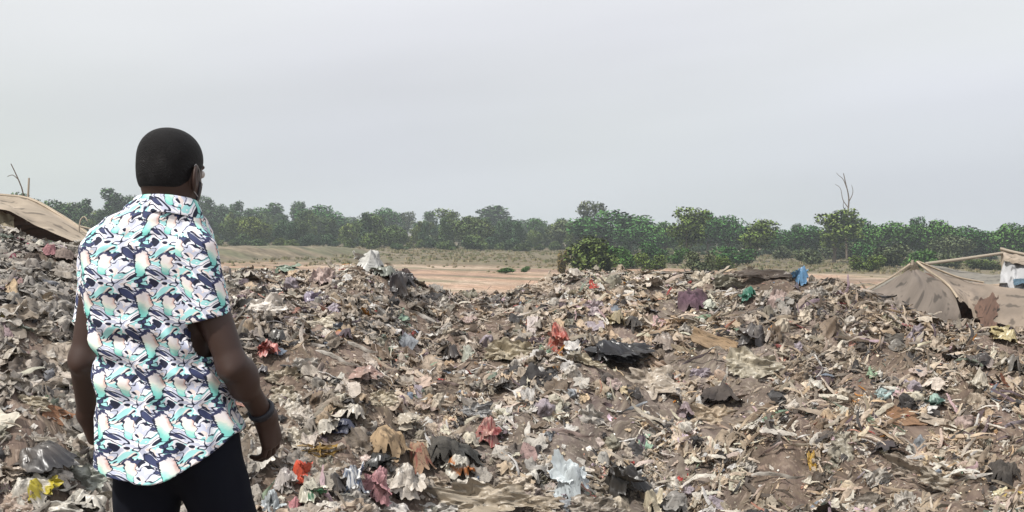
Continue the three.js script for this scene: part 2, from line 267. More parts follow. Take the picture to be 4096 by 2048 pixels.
const SL = [
  ['lime', 2365, 1116, 918, 290, 'large bright green bush growing just behind the heap crest'],
  ['mid', 2512, 1075, 982, 130, 'rounded dark green bush right of the large bright bush'],
  ['grey', 2800, 1112, 988, 130, 'grey-green bush standing at the crest right of centre'],
  ['lime', 1550, 990, 910, 110, 'pale lime shrub at the end of the earth bank'],
  ['grey', 1150, 975, 908, 120, 'grey leafy shrub left of the broad dark tree'],
  ['yellow', 972, 966, 896, 60, 'small light green shrub below the slim pointed spire'],
  ['grey', 1030, 968, 925, 110, 'low brownish shrub between two small trees above the bank'],
  ['grey', 3555, 1072, 972, 200, 'grey-green shrub directly behind the peak of the torn tent'],
  ['grey', 3360, 1040, 958, 170, 'grey dusty shrub at the foot of the yellow-green tree'],
  ['grey', 3130, 1040, 975, 110, 'small grey shrub on the plain right of the drooping tree'],
  ['mid', 2710, 1060, 985, 110, 'pale green shrub below the tall yellowish tree'],
  ['yellow', 3470, 1090, 1010, 140, 'yellowish scrub left of the torn tent'],
  ['mid', 2020, 1094, 1066, 100, 'flat dark bush on the open sand'],
  ['mid', 2100, 1090, 1062, 50, 'small dark bush beside the flat bush on the open sand'],
  ['dry', 2252, 1100, 985, 60, 'dry reddish brown plant left of the large bright bush'],
  ['grey', 1700, 985, 935, 120, 'grey-green shrub right of the pale lime shrub'],
  ['grey', 2120, 990, 930, 150, 'bluish shrub under the two-tufted tree'],
  ['grey', 3780, 1075, 1005, 150, 'light green scrub under the pale pole of the right shelter'],
  ['mid', 3680, 1082, 985, 190, 'bushy green scrub behind the right shoulder of the torn tent'],
  ['dark', 3480, 1060, 965, 160, 'dark green shrub left behind the torn tent peak'],
  ['dark', 2930, 1060, 975, 170, 'dark shrub under the flat-topped dark tree'],
  ['grey', 3240, 1062, 985, 150, 'low grey scrub on the plain behind the bright blue bag'],
  ['dark', 2620, 1050, 960, 150, 'dark undergrowth right of the rounded green bush'],
  ['yellow', 2600, 1085, 1000, 150, 'dull yellow-green scrub between the two bushes near the crest'],
  ['mid', 2450, 1090, 960, 170, 'leafy bush touching the right side of the large bright bush'],
  ['yellow', 2890, 1090, 1020, 140, 'pale scrub right of the grey-green crest bush'],
  ['lime', 3930, 1080, 1030, 200, 'yellow-green grass clump between pale pole and right tarp'],
];
for (const [c, x, b, t, w, l] of SL) tree('shrub', 'shrub', c, x, b, t, w, l, 'shrub', 'shrubs on the plain');
{ // dead snag
  const p = plainPoint(3388, 1042), d = project(p)[2], q = (x, y) => at(x, y, d).sub(p), g = base('dead_tree', p); tag(g, 'tall bare dead tree standing above the yellow-green tree', 'tree');
  const t = 1.9;
  mesh('trunk', limb([V(0, -0.2, 0), q(3385, 940), q(3392, 850), q(3395, 790), q(3382, 730), q(3374, 693)], 0.26, 0.08), barkMat, g);
  const b = [[q(3392, 830), q(3376, 800), q(3368, 750), q(3352, 735)], [q(3390, 760), q(3372, 715), q(3356, 700), q(3350, 690)], [q(3394, 810), q(3410, 770), q(3404, 740)], [q(3391, 850), q(3370, 830), q(3366, 805)]];
  b.forEach((pts, i) => mesh('branch', limb(pts.map((v, k) => v.clone().add(V(0, 0, (i - 1.5) * 0.4 * k))), 0.11, 0.04, 5), barkMat, g));
}
{ // dry grass tufts on the plain
  const R = rng(12), tuft = []; for (let i = 0; i < 14; i++) { const a = R() * TAU, q = R() * 0.35, x = Math.cos(a) * q, z = Math.sin(a) * q, h = 0.25 + 0.35 * R(), c = Math.cos(a + 1) * 0.09, s = Math.sin(a + 1) * 0.09, lx = (R() - 0.5) * 0.6, lz = (R() - 0.5) * 0.5; tuft.push(x - c, -0.05, z - s, x + c, -0.05, z + s, x + lx, h, z + lz); }
  const g = new THREE.BufferGeometry(); g.setAttribute('position', new THREE.Float32BufferAttribute(tuft, 3)); g.computeVertexNormals();
  const S = []; for (let i = 0; i < 26000; i++) { const a = (R() - 0.5) * 1.7, r = 70 + 190 * Math.sqrt(R()), x = Math.sin(a) * r, z = -Math.cos(a) * r; const n = fbm(x * 0.045, z * 0.09, 6, 4) + 0.3 * smooth(108, 140, r) - 0.1; if (n > R() * 0.5) S.push([x, z, 0.35 + 0.5 * R() * (r > 130 ? 1.3 : 0.6), R() * 6, R()]); }
  const im = new THREE.InstancedMesh(g, new THREE.MeshStandardMaterial({ color: 0xffffff, roughness: 1, side: THREE.DoubleSide }), S.length), M = new THREE.Matrix4(); im.name = 'dry_grass'; im.castShadow = im.receiveShadow = true;
  S.forEach(([x, z, s, a, t], i) => { M.compose(V(x, plainH(x, z), z), new THREE.Quaternion().setFromAxisAngle(V(0, 1, 0), a), V(s * 1.6, s, s * 1.6)); im.setMatrixAt(i, M); im.setColorAt(i, new THREE.Color().setRGB(lerp(0.24, 0.13, t), lerp(0.19, 0.14, t), lerp(0.11, 0.065, t))); });
  scene.add(im); tag(im, 'dry brownish grass tufts scattered over the plain', null, null, 'stuff');
}
// ---------- crumpling ----------
const tri = (x) => { x = x - Math.floor(x); return x < 0.5 ? 4 * x - 1 : 3 - 4 * x; };
function crumpler(seed, f0 = 1.1, n = 5, warp = 0.35) {
  const R = rng(seed), K = []; for (let i = 0; i < n; i++) K.push([V(R() - 0.5, R() - 0.5, R() - 0.5).normalize(), f0 * Math.pow(1.55, i) * (0.8 + 0.4 * R()), R(), 1 / Math.pow(1.5, i)]);
  const tot = K.reduce((a, k) => a + k[3], 0), s = R() * 50;
  return (x, y, z) => { const wx = x + warp * nz(x * 1.6 + s, y * 1.6, z * 1.6), wy = y + warp * nz(x * 1.6, y * 1.6 + s, z * 1.6 + 4), wz = z + warp * nz(x * 1.6 + 8, y * 1.6, z * 1.6 + s); let r = 0; for (const [d, f, p, a] of K) r += a * tri((wx * d.x + wy * d.y + wz * d.z) * f + p); return r / tot; };
}
function setCol(g, fn) { const P = g.attributes.position, c = new Float32Array(P.count * 3); for (let i = 0; i < P.count; i++) { const v = fn(P.getX(i), P.getY(i), P.getZ(i), i); c[i * 3] = v[0]; c[i * 3 + 1] = v[1]; c[i * 3 + 2] = v[2]; } g.setAttribute('color', new THREE.BufferAttribute(c, 3)); return g; }
// unit bag or bundle: about 1 x 1 x 1, sitting on y = 0, pillowy with sharp creases
function bagGeo(seed, o = {}) {
  const seg = o.seg || 60, R = rng(seed * 13 + 5), g = new THREE.SphereGeometry(1, seg, Math.round(seg * 0.7)), P = g.attributes.position, D = crumpler(seed, (o.f || 1) * 0.95, 5, 0.5), amp = o.amp ?? 0.27, s0 = R() * 80, f = (o.f || 1) * 1.9;
  const ears = []; for (let i = 0; i < (o.ears ?? 1); i++) { const a = R() * TAU, e = 0.2 + R() * 0.9; ears.push([V(Math.cos(a) * Math.cos(e), Math.sin(e), Math.sin(a) * Math.cos(e)), 0.18 + 0.25 * R()]); }
  const ax = 0.85 + 0.3 * R(), az = 0.85 + 0.3 * R();
  for (let i = 0; i < P.count; i++) {
    if (i % (seg + 1) === seg) { const k = i - seg; P.setXYZ(i, P.getX(k), P.getY(k), P.getZ(k)); continue; }
    const d = V(P.getX(i), P.getY(i), P.getZ(i)), w = 0.6 * nz(d.x * 1.3 + s0, d.y * 1.3, d.z * 1.3);
    const pil = Math.abs(nz(d.x * f + w + s0, d.y * f + w, d.z * f)) * 1.5 + Math.abs(nz(d.x * f * 2.3 + s0, d.y * f * 2.3 + w, d.z * f * 2.3 - w)) * 0.22;
    let r = 0.66 + amp * (0.4 * pil + 0.75 * D(d.x, d.y, d.z)) + 0.22 * nz(d.x * 0.9 + s0, d.y * 0.9, d.z * 0.9 + 7);
    for (const [e, k] of ears) r += k * Math.pow(Math.max(0, d.dot(e)), 10);
    r = Math.max(0.25, r); let y = d.y * r; if (y < -0.3) y = -0.3 - (-0.3 - y) * 0.35; P.setXYZ(i, d.x * r * 0.5 * ax, (y + 0.42) * 0.64, d.z * r * 0.5 * az);
  }
  g.computeVertexNormals(); return g;
}
// unit scrap of film: irregular outline, folded, roughly 1 x 1 with relief
function scrapGeo(seed, N, rel = 0.3, aspect = 1) {
  const R = rng(seed * 7 + 3), D = crumpler(seed, 0.75, 5, 0.45), pos = [], uv = [], idx = [], s = R() * 90, curl = (R() - 0.3) * 0.7, cu = R() * TAU;
  for (let j = 0; j <= N; j++) for (let i = 0; i <= N; i++) {
    const u = i / N * 2 - 1, v = j / N * 2 - 1, th = Math.atan2(v, u), m = Math.max(Math.abs(u), Math.abs(v)), sq = m / (Math.hypot(u, v) || 1);
    const rag = (0.78 + 0.35 * nz(Math.cos(th) * 1.6 + s, Math.sin(th) * 1.6, 0) + 0.22 * nz(Math.cos(th) * 4 + s, Math.sin(th) * 4, 3)) * lerp(1, sq, 0.55), x = u * rag * 0.62, z = v * rag * 0.62 / aspect, q = x * Math.cos(cu) + z * Math.sin(cu);
    pos.push(x + 0.1 * rel * D(v, u, 2), rel * (D(u * 1.3, v * 1.3, 0) + 0.15) + curl * q * q * 2, z + 0.1 * rel * D(u, 5, v)); uv.push(u * 0.5, v * 0.5);
  }
  for (let j = 0; j < N; j++) for (let i = 0; i < N; i++) { const a = j * (N + 1) + i; if ((i + j) % 2) idx.push(a, a + N + 1, a + 1, a + 1, a + N + 1, a + N + 2); else idx.push(a, a + N + 2, a + 1, a, a + N + 1, a + N + 2); }
  const g = new THREE.BufferGeometry(); g.setAttribute('position', new THREE.Float32BufferAttribute(pos, 3)); g.setAttribute('uv', new THREE.Float32BufferAttribute(uv, 2)); g.setIndex(idx); g.computeVertexNormals(); return g;
}
// film slumped over a lump: creased dome with a ragged skirt
function drapeGeo(seed, o = {}) {
  const g = scrapGeo(seed, o.seg || 34, 0.0, 1), P = g.attributes.position, U = g.attributes.uv, D = crumpler(seed + 7, 0.8 * (o.f || 1), 6, 0.55), E = crumpler(seed + 31, 0.55, 3, 0.5), R = rng(seed * 5), amp = o.amp ?? 0.3, ox = (R() - 0.5) * 0.2, oz = (R() - 0.5) * 0.2, tall = 0.45 + 0.25 * R();
  for (let i = 0; i < P.count; i++) { const x = P.getX(i), z = P.getZ(i), q = Math.hypot(x - ox, z - oz), dome = tall * (1 - smooth(0.2, 0.56, q + 0.12 * nz(x * 4, z * 4, seed))), d = D(x * 2.2, dome * 1.5, z * 2.2), e = E(x * 1.6, 0, z * 1.6); P.setXYZ(i, x * (1 - 0.25 * dome) + 0.16 * amp * D(z * 2, 3, x * 2), dome * (1 + 0.5 * amp * e) + amp * 0.36 * d + 0.1 * e, z * (1 - 0.25 * dome) + 0.16 * amp * D(x * 2, z * 2, 6)); U.setXY(i, 0.5 + U.getX(i), clamp(0.15 + dome * 1.1 + U.getY(i) * 0.25, 0, 1)); }
  g.computeVertexNormals(); return g;
}
function ribbonGeo(seed) {
  const R = rng(seed * 3 + 1), n = 12, pos = [], uv = [], idx = []; let dir = 0, pit = (R() - 0.5) * 0.4, p = V(-0.5, 0, 0), tw = R() * 6; const w0 = 0.022 + 0.06 * R() * R() + 0.02 * R(), tws = (R() - 0.5) * 0.7, bend = (R() - 0.5) * 0.5;
  for (let i = 0; i <= n; i++) {
    const t = i / n, w = w0 * (0.35 + 0.65 * Math.sin(Math.PI * clamp(t * 0.9 + 0.08, 0, 1))) * (0.75 + 0.5 * R()); dir += bend * (R() - 0.1) + (R() - 0.5) * 0.5; pit = pit * 0.7 + (R() - 0.5) * 0.42; tw += tws + (R() - 0.5) * 0.6;
    const side = V(-Math.sin(dir) * Math.cos(tw), Math.sin(tw), Math.cos(dir) * Math.cos(tw)), up = V(0, 1, 0);
    for (const k of [-1, 0, 1]) { const q = p.clone().addScaledVector(side, k * w).addScaledVector(up, k ? 0 : w * 0.35); pos.push(q.x, q.y, q.z); uv.push(t, k * 0.1); }
    p.add(V(Math.cos(dir) * Math.cos(pit), Math.sin(pit), Math.sin(dir) * Math.cos(pit)).multiplyScalar(1 / n));
  }
  for (let i = 0; i < n; i++) for (let k = 0; k < 2; k++) { const a = i * 3 + k; idx.push(a, a + 1, a + 3, a + 1, a + 4, a + 3); }
  const g = new THREE.BufferGeometry(); g.setAttribute('position', new THREE.Float32BufferAttribute(pos, 3)); g.setAttribute('uv', new THREE.Float32BufferAttribute(uv, 2)); g.setIndex(idx); g.computeVertexNormals(); return g;
}
function twigGeo(seed) { const R = rng(seed + 500), pts = []; for (let i = 0; i < 5; i++) pts.push(V(i / 4 - 0.5, (R() - 0.5) * 0.14, (R() - 0.5) * 0.2)); return limb(pts, 0.026, 0.014, 5); }
function crumbGeo(seed) { const g = new THREE.IcosahedronGeometry(0.5, 1), P = g.attributes.position; for (let i = 0; i < P.count; i++) { const x = P.getX(i), y = P.getY(i), z = P.getZ(i), k = 1 + 0.7 * nz(x * 2.4 + seed * 5, y * 2.4, z * 2.4); P.setXYZ(i, x * k, y * k * 0.65, z * k * 0.8); } g.computeVertexNormals(); return g; }
function panelGeo(seed) { const R = rng(seed + 70), g = new THREE.BoxGeometry(1, 0.05, 0.45 + 0.5 * R(), 6, 1, 4), P = g.attributes.position, b = (R() - 0.5) * 0.8, D = crumpler(seed + 40, 0.5, 3); for (let i = 0; i < P.count; i++) { const x = P.getX(i), z = P.getZ(i); P.setXYZ(i, x * (1 + 0.1 * Math.sign(z) * (R() > 2 ? 1 : b)), P.getY(i) + b * x * x + 0.12 * D(x * 2, 0, z * 2), z); } const q = g.toNonIndexed(); q.computeVertexNormals(); return q; }

// ---------- hand-placed rubbish ----------
const mats = {};
function rubMat(rough, cloth) { const k = rough + (cloth ? 'c' : ''); return mats[k] ??= new THREE.MeshPhysicalMaterial({ clearcoat: cloth || rough > 0.7 ? 0 : 0.35, clearcoatRoughness: 0.3, vertexColors: true, map: dirtTex, roughness: rough, side: THREE.DoubleSide, bumpMap: cloth ? weaveTex : null, bumpScale: cloth ? 0.004 : 0 }); }
const PRINT = { // where colours are printed on, in a bag's own u (round) and v (up)
  stripes: (c2) => (u, v, c) => tri(u * 7 + v * 2.2 + 0.25 * Math.sin(v * 9)) > 0.15 ? c2 : c,
  band: (c2, a, b) => (u, v, c) => v > a && v < b ? c2 : c,
  patch: (c2, u0, u1, a, b) => (u, v, c) => u > u0 && u < u1 && v > a && v < b ? c2 : c,
  blotch: (c2, f, t, s = 0) => (u, v, c) => nz(u * f + s, v * f * 0.6, s) > t ? c2 : c,
};
const dust = [0.33, 0.285, 0.24];
function paint(g, hex, seed, print, dirty = 0.35) {
  const c0 = lin(hex), U = g.attributes.uv;
  return setCol(g, (x, y, z, i) => { let c = print ? print(U ? U.getX(i) : 0, U ? U.getY(i) : 0, c0) : c0; const d = clamp(dirty * (0.5 + 1.6 * fbm(x * 3 + seed, y * 3, z * 3, 3)), 0, 0.85); return [lerp(c[0], dust[0], d), lerp(c[1], dust[1], d), lerp(c[2], dust[2], d)]; });
}
function fit(g, w, h, d, yaw) { g.rotateY(yaw); g.computeBoundingBox(); const b = g.boundingBox; g.translate(-(b.max.x + b.min.x) / 2, -b.min.y, -(b.max.z + b.min.z) / 2); g.scale(w / (b.max.x - b.min.x), h / (b.max.y - b.min.y), d / (b.max.z - b.min.z)); return g; }
const landmarks = [], rooms = [];
let seed = 1;
const CAT = { plastic_bag: 'bag', plastic_sheet: 'plastic sheet', cloth_rag: 'rag', paper_sack: 'sack', cardboard_piece: 'cardboard', stick: 'stick', plastic_strip: 'strip', packet: 'packet', straps: 'straps', bottle: 'bottle' };
function place(name, type, px, py, w, h, hex, label, o = {}) {
  const q = hit(px, py + h * 0.3); if (!q) return; seed++;
  const s = q.depth / F, W = w * s, Hh = h * s; let g, m;
  if (type === 'b') { const R = rng(seed * 31); let bits; if (o.cloth || o.plain) bits = [drapeGeo(seed + (o.seed || 0), { ...o, amp: o.plain ? 0.22 : 0.3, f: o.plain ? 0.8 : 1.2 }), drapeGeo(seed + 400, { f: 1.1, amp: 0.3 }).scale(0.6, 0.6, 0.6).translate(0.25, 0.02, 0.15)]; else { bits = [drapeGeo(seed + (o.seed || 0), o)]; for (let i = 0; i < 2; i++) { const c = scrapGeo(seed * 17 + i, 16, 0.2, 1 + 0.6 * R()), a = R() * TAU, uu = c.attributes.uv, cu = [0.3 + 0.5 * R(), 0.3 + 0.4 * R()]; c.scale(0.8, 0.6, 0.8); c.rotateX((R() - 0.3) * 0.9); c.rotateZ((R() - 0.5) * 0.9); c.translate(Math.cos(a) * 0.28, 0.16 + 0.25 * R(), Math.sin(a) * 0.28); for (let j = 0; j < uu.count; j++) uu.setXY(j, cu[0] + uu.getX(j) * 0.15, cu[1] + uu.getY(j) * 0.15); bits.push(c); } }
    g = mergeGeometries(bits); g.rotateZ((R() - 0.5) * 0.8); g.rotateX((R() - 0.4) * 0.6); fit(g, W * 1.04, Math.max(Hh * 1.05, 0.03), W * (o.deep ?? 0.8), o.yaw ?? (seed * 1.7) % 6); m = rubMat(o.rough ?? 0.5, o.cloth); }
  else if (type === 's') { g = scrapGeo(seed + (o.seed || 0), 26, o.rel ?? 0.22, 1); const lean = o.lean ?? 0.95; g.scale(W / 0.95, W * 0.55 + Hh * 0.3, Hh * 1.05); g.rotateX(lean); g.translate(0, Math.sin(lean) * Hh * 0.42, 0); m = rubMat(o.rough ?? 0.55, o.cloth); }
  else if (type === 'r') { g = mergeGeometries(Array.from({ length: o.n || 7 }, (_, i) => { const r = ribbonGeo(seed * 9 + i), R = rng(seed + i); r.scale(W * (0.5 + 0.4 * R()), Hh, W * 0.6); r.rotateY((R() - 0.5) * 2.4); r.rotateZ((R() - 0.5) * 0.6); r.translate((R() - 0.5) * W * 0.5, 0.05 + R() * Hh * 0.5, (R() - 0.5) * W * 0.3); return r; })); m = rubMat(0.6); }
  else if (type === 't') { const a = at(px - w / 2, py + (o.up ? -h / 2 : h / 2), q.depth - 0.03).sub(q.p), b = at(px + w / 2, py + (o.up ? h / 2 : -h / 2), q.depth + 0.03).sub(q.p); g = limb([a, a.clone().lerp(b, 0.35).add(V(0.01, 0.004, 0)), a.clone().lerp(b, 0.7).add(V(-0.006, 0, 0)), b], (o.th || 6) * s, (o.th || 6) * s * 0.7); m = rubMat(0.7); }
  else if (type === 'k') { g = new THREE.BoxGeometry(1, 1, 1, 14, 1, 10); const P = g.attributes.position, D = crumpler(seed, 0.6, 3); for (let i = 0; i < P.count; i++) { const x = P.getX(i), z = P.getZ(i); P.setXYZ(i, x * W * (1 + 0.12 * nz(z * 3, seed, 0)), P.getY(i) * 0.012 + W * (0.06 * D(x * 2, 0, z * 2) + (o.bend ?? 0.15) * x * x), z * Hh * 1.1 * (1 + 0.2 * nz(x * 3, seed, 5))); } g.computeVertexNormals(); g.rotateX(o.lean ?? 0.9); g.translate(0, Math.sin(o.lean ?? 0.9) * Hh * 0.5, 0); m = rubMat(0.85); }
  paint(g, hex, seed, o.print, o.dirty ?? 0.35);
  if (type !== 't' && type !== 'b') g.rotateY(o.yaw ?? ((seed * 0.77) % 1 - 0.5) * 0.5); if (o.roll) g.rotateZ(o.roll);
  const e = mesh(name, g, m); e.position.copy(q.p); if (type !== 't') e.position.y -= 0.02 + Hh * 0.06;
  tag(e, label, CAT[name]); landmarks.push([px, py, label, o.short]); rooms.push([q.p.x, q.p.z, Math.max(W, 0.06) * 0.5, e.position.y]); return e;
}
const W_ = '#d9d4cc', C_ = '#c4b8a6', K_ = '#141416';
const P = place;
// left mound
P('plastic_bag', 'b', 225, 948, 85, 40, '#4f8a68', 'green plastic bag on the left mound below the beige tarp', { dirty: 0.2, short: 'green bag' });
P('cloth_rag', 'b', 195, 995, 75, 45, '#b08088', 'dusty pink rag just below the green bag', { cloth: 1, rough: 0.9, short: 'pink rag' });
P('cardboard_piece', 'k', 48, 1160, 100, 85, '#c9b394', 'cream cardboard flap on the left mound at the picture edge', { roll: 0.6, short: 'cream flap' });
P('plastic_bag', 'b', 12, 1275, 50, 60, '#b3a024', 'yellow bag cut by the left picture edge', { short: 'yellow bag at the edge' });
P('plastic_bag', 'b', 288, 1105, 60, 75, '#b9b6b2', 'rounded pale grey bag beside the man\'s left sleeve', { amp: 0.25 });
P('cloth_rag', 'b', 250, 1020, 130, 60, '#8a7c78', 'greyish brown crumpled rag on the left mound right of the pink rag', { cloth: 1, rough: 0.9 });
P('cloth_rag', 'b', 130, 1030, 90, 45, '#4a403c', 'dark rag tucked under the left mound\'s top edge', { cloth: 1, rough: 0.9 });
P('plastic_strip', 's', 170, 1200, 130, 40, '#b7ab9a', 'long pale strip hanging down the left mound', { roll: 0.5 });
P('plastic_sheet', 's', 130, 1310, 140, 50, '#aaa397', 'grey film folded across the left mound at mid height', {});
P('plastic_sheet', 's', 215, 1390, 150, 60, '#bcb3a5', 'pale crumpled film left of the man\'s left elbow', {});
P('plastic_bag', 'b', 60, 1430, 130, 80, '#9f978a', 'grey-beige bag low on the left mound at the edge', {});
P('plastic_bag', 'b', 255, 1560, 90, 60, '#b9bf9e', 'lime-tinted white bag beside the man\'s left forearm', { dirty: 0.15 });
P('plastic_sheet', 's', 110, 1600, 200, 80, '#b4ac98', 'wide olive-white sheet left of the man\'s forearm', {});
P('cardboard_piece', 'k', 235, 1655, 130, 60, '#9a6a48', 'orange-brown cardboard piece by the man\'s left hand', { roll: -0.4 });
P('plastic_sheet', 's', 130, 1745, 190, 45, '#b3aea4', 'flat pale sheet lying above the dark hollow at left', { lean: 0.5 });
P('plastic_bag', 'b', 285, 1760, 60, 45, '#dedad0', 'small white crumpled bag beside the man\'s left hand', { dirty: 0.1 });
P('plastic_bag', 'b', 175, 1835, 300, 120, '#2a292e', 'large dark bag in the hollow at lower left', { rough: 0.4, short: 'large dark bag at lower left' });
P('plastic_bag', 'b', 140, 1975, 190, 130, '#c8c5bd', 'white bag with a yellow label at lower left', { dirty: 0.15, print: PRINT.patch(lin('#c2b52a'), 0.6, 0.9, 0.3, 0.75), yaw: 0, short: 'yellow-labelled bag' });
P('plastic_sheet', 's', 330, 1900, 220, 130, '#aab0aa', 'large grey-green sheet between yellow-labelled bag and the man\'s trousers', {});
P('packet', 'k', 385, 1855, 100, 80, '#b6bccb', 'blue and white printed packet under the man\'s left hand', { print: PRINT.blotch(lin('#4a5470'), 5, 0.12), dirty: 0.1 });
P('plastic_sheet', 's', 60, 2000, 150, 110, '#b8a79a', 'pinkish beige sheet in the lower left corner', {});
P('plastic_bag', 'b', 350, 2010, 230, 110, '#b9b7b0', 'puffed grey-white bag at the bottom left of the man\'s leg', { dirty: 0.2 });
// between the man and the middle
P('plastic_sheet', 's', 1065, 1222, 150, 75, '#e9e5e0', 'bright white torn sheet right of the man\'s right sleeve', { dirty: 0.03, short: 'bright white torn sheet' });
P('plastic_bag', 'b', 1070, 1402, 110, 85, '#a8413c', 'red and pink crumpled bag beside the man\'s right arm', { print: PRINT.blotch(lin('#d79a94'), 6, 0.05), dirty: 0.15, short: 'red and pink bag' });
P('plastic_bag', 'b', 1045, 1480, 70, 50, '#24263d', 'small navy bag below the red and pink bag', {});
P('plastic_bag', 'b', 1085, 1350, 120, 70, '#37393a', 'charcoal bag above the red and pink bag', { rough: 0.4 });
P('plastic_bag', 'b', 1245, 1195, 90, 60, '#8f86a2', 'lavender bag on the slope below the grey crest bag', { dirty: 0.2, short: 'lavender bag' });
P('plastic_bag', 'b', 1345, 1235, 90, 50, '#a59cae', 'pale lilac bag right of the lavender bag', { dirty: 0.25 });
P('plastic_sheet', 's', 1292, 1280, 100, 60, '#d2cbbb', 'off-white pleated sheet below the lavender bag', { dirty: 0.1, short: 'pleated sheet' });
P('plastic_bag', 'b', 1360, 1035, 140, 50, '#d6cdb2', 'cream fluffy foam lump on the crest right of the man', { amp: 0.5, f: 1.8, dirty: 0.1, short: 'cream foam lump' });
P('plastic_bag', 'b', 1480, 1052, 140, 90, '#d3d6d6', 'grey-white bag on the crest beside the foam lump', { dirty: 0.15, short: 'grey crest bag' });
P('stick', 't', 1505, 1000, 70, 22, '#c8bfae', 'pale stick poking out above the grey crest bag', { th: 4 });
P('packet', 'k', 1536, 1006, 26, 44, '#1d1b1b', 'small black flap at the tip of the pale crest stick', {});
P('plastic_bag', 'b', 1595, 1150, 130, 110, '#23222c', 'black bag just below the crest right of the grey crest bag', { rough: 0.4, short: 'black crest bag' });
P('cloth_rag', 'b', 1625, 1098, 70, 50, '#38272f', 'dark maroon rag on top of the black crest bag', { cloth: 1, rough: 0.9 });
P('plastic_bag', 'b', 1545, 1095, 140, 60, '#6f7a72', 'grey-green bag wedged under the grey crest bag', {});
P('plastic_bag', 'b', 1740, 1120, 40, 55, '#d8d0c8', 'small white bag alone on the crest left of the sand gap', { dirty: 0.1 });
P('plastic_sheet', 's', 1230, 1065, 120, 40, '#b4ada2', 'grey sheet with a dark fold on the crest left of the foam lump', {});
P('plastic_bag', 'b', 1150, 1075, 110, 45, '#77907f', 'faded green bag on the crest near the man\'s shoulder', {});
P('plastic_bag', 'b', 1010, 1105, 120, 45, '#c0bab0', 'long white bag on the crest beside the man\'s sleeve', {});
P('plastic_sheet', 's', 1130, 1500, 130, 70, '#a59c89', 'beige square sheet beside the man\'s right forearm', {});
P('plastic_sheet', 's', 1130, 1570, 110, 80, '#a8a08e', 'beige sheet directly under the beige square one', {});
P('plastic_sheet', 's', 1210, 1655, 80, 110, '#c3bdb4', 'upright white triangular scrap near the man\'s right wrist', {});
P('plastic_bag', 'b', 1390, 1645, 150, 90, '#c9c4ba', 'white bag above a navy bag in the middle of the slope', { dirty: 0.2, short: 'white bag over navy' });
P('plastic_bag', 'b', 1375, 1700, 140, 60, '#2b3450', 'navy blue bag under the white bag', { dirty: 0.15 });
P('plastic_sheet', 's', 1520, 1585, 120, 70, '#b9b09c', 'cream triangular sheet left of the brown gully', {});
P('plastic_bag', 'b', 1455, 1490, 150, 60, '#a98a82', 'dusty pink scraps heap above the cream triangular sheet', { f: 1.8 });
P('plastic_bag', 'b', 1650, 1510, 50, 55, '#d8ccc8', 'small white and red packet above the gully', { print: PRINT.blotch(lin('#6a2a30'), 5, 0.2) });
P('plastic_bag', 'b', 1870, 1420, 65, 75, '#b8beb4', 'greyish white bag standing in the brown gully', {});
P('plastic_bag', 'b', 1800, 1410, 110, 70, '#3a3434', 'dark bag left of the greyish white bag in the gully', {});
P('plastic_sheet', 's', 1900, 1635, 130, 60, '#9da0a4', 'flat blue-grey sheet in the gully', { dirty: 0.15, short: 'blue-grey sheet' });
// lower middle: fresh bags
P('straps', 'r', 1300, 1800, 190, 100, '#9a7a2c', 'tangle of mustard yellow straps right of the man\'s hand', { n: 16, dirty: 0.15, short: 'mustard straps' });
P('plastic_bag', 'b', 1205, 1900, 95, 110, '#d85a3e', 'orange-red bag right of the man\'s thigh', { dirty: 0.05, short: 'orange-red bag' });
P('plastic_bag', 'b', 1140, 1930, 110, 110, '#c2bdbc', 'pale translucent bag left of the orange-red bag', { dirty: 0.1 });
P('plastic_bag', 'b', 1250, 1990, 130, 130, '#c8c6b8', 'white bag with green print at the bottom of the picture', { print: PRINT.patch(lin('#1f6b45'), 0.55, 0.85, 0.35, 0.6), yaw: 0, dirty: 0.1, short: 'green-printed bag' });
P('packet', 'b', 1170, 2020, 70, 70, '#cf8f98', 'small pink packet left of the green-printed bag', { dirty: 0.1 });
P('plastic_bag', 'b', 1415, 1935, 130, 140, '#dfe4ea', 'white bag with blue-grey stripes at the bottom centre left', { print: PRINT.stripes(lin('#5b6d8c')), dirty: 0.08, short: 'striped bag' });
P('plastic_bag', 'b', 1505, 1955, 130, 150, '#b9868e', 'dusty rose bag right of the striped bag', { dirty: 0.1, short: 'rose bag' });
P('plastic_bag', 'b', 1620, 1935, 170, 140, '#c9c3bb', 'whitish translucent bag right of the rose bag', { dirty: 0.12 });
P('plastic_bag', 'b', 1340, 1950, 90, 110, '#26242c', 'black bag squeezed between green-printed and striped bags', {});
P('plastic_bag', 'b', 1510, 1860, 180, 90, '#191a1a', 'glossy black folded bag above the striped bag', { rough: 0.35, dirty: 0.05, short: 'glossy black bag' });
P('paper_sack', 'b', 1555, 1775, 200, 130, '#b59d7e', 'large tan paper sack above the glossy black bag', { amp: 0.2, f: 0.7, rough: 0.85, dirty: 0.15, plain: 1, short: 'tan paper sack' });
P('paper_sack', 'b', 1680, 1845, 130, 130, '#b08e72', 'crumpled tan-pink sack right of the glossy black bag', { amp: 0.25, f: 1.2, rough: 0.8, plain: 1, print: PRINT.blotch(lin('#b05a4a'), 5, 0.22) });
P('cloth_rag', 'b', 1810, 1800, 260, 110, '#3a3e3f', 'dark grey-green blanket bundle left of the red and white bag', { cloth: 1, rough: 0.9, amp: 0.3, f: 1.5, dirty: 0.2, short: 'dark blanket bundle' });
P('plastic_bag', 'b', 1945, 1735, 120, 120, '#b98a80', 'red and white streaked bag above the dark blanket bundle', { print: PRINT.stripes(lin('#8c3034')), dirty: 0.15, short: 'streaked bag' });
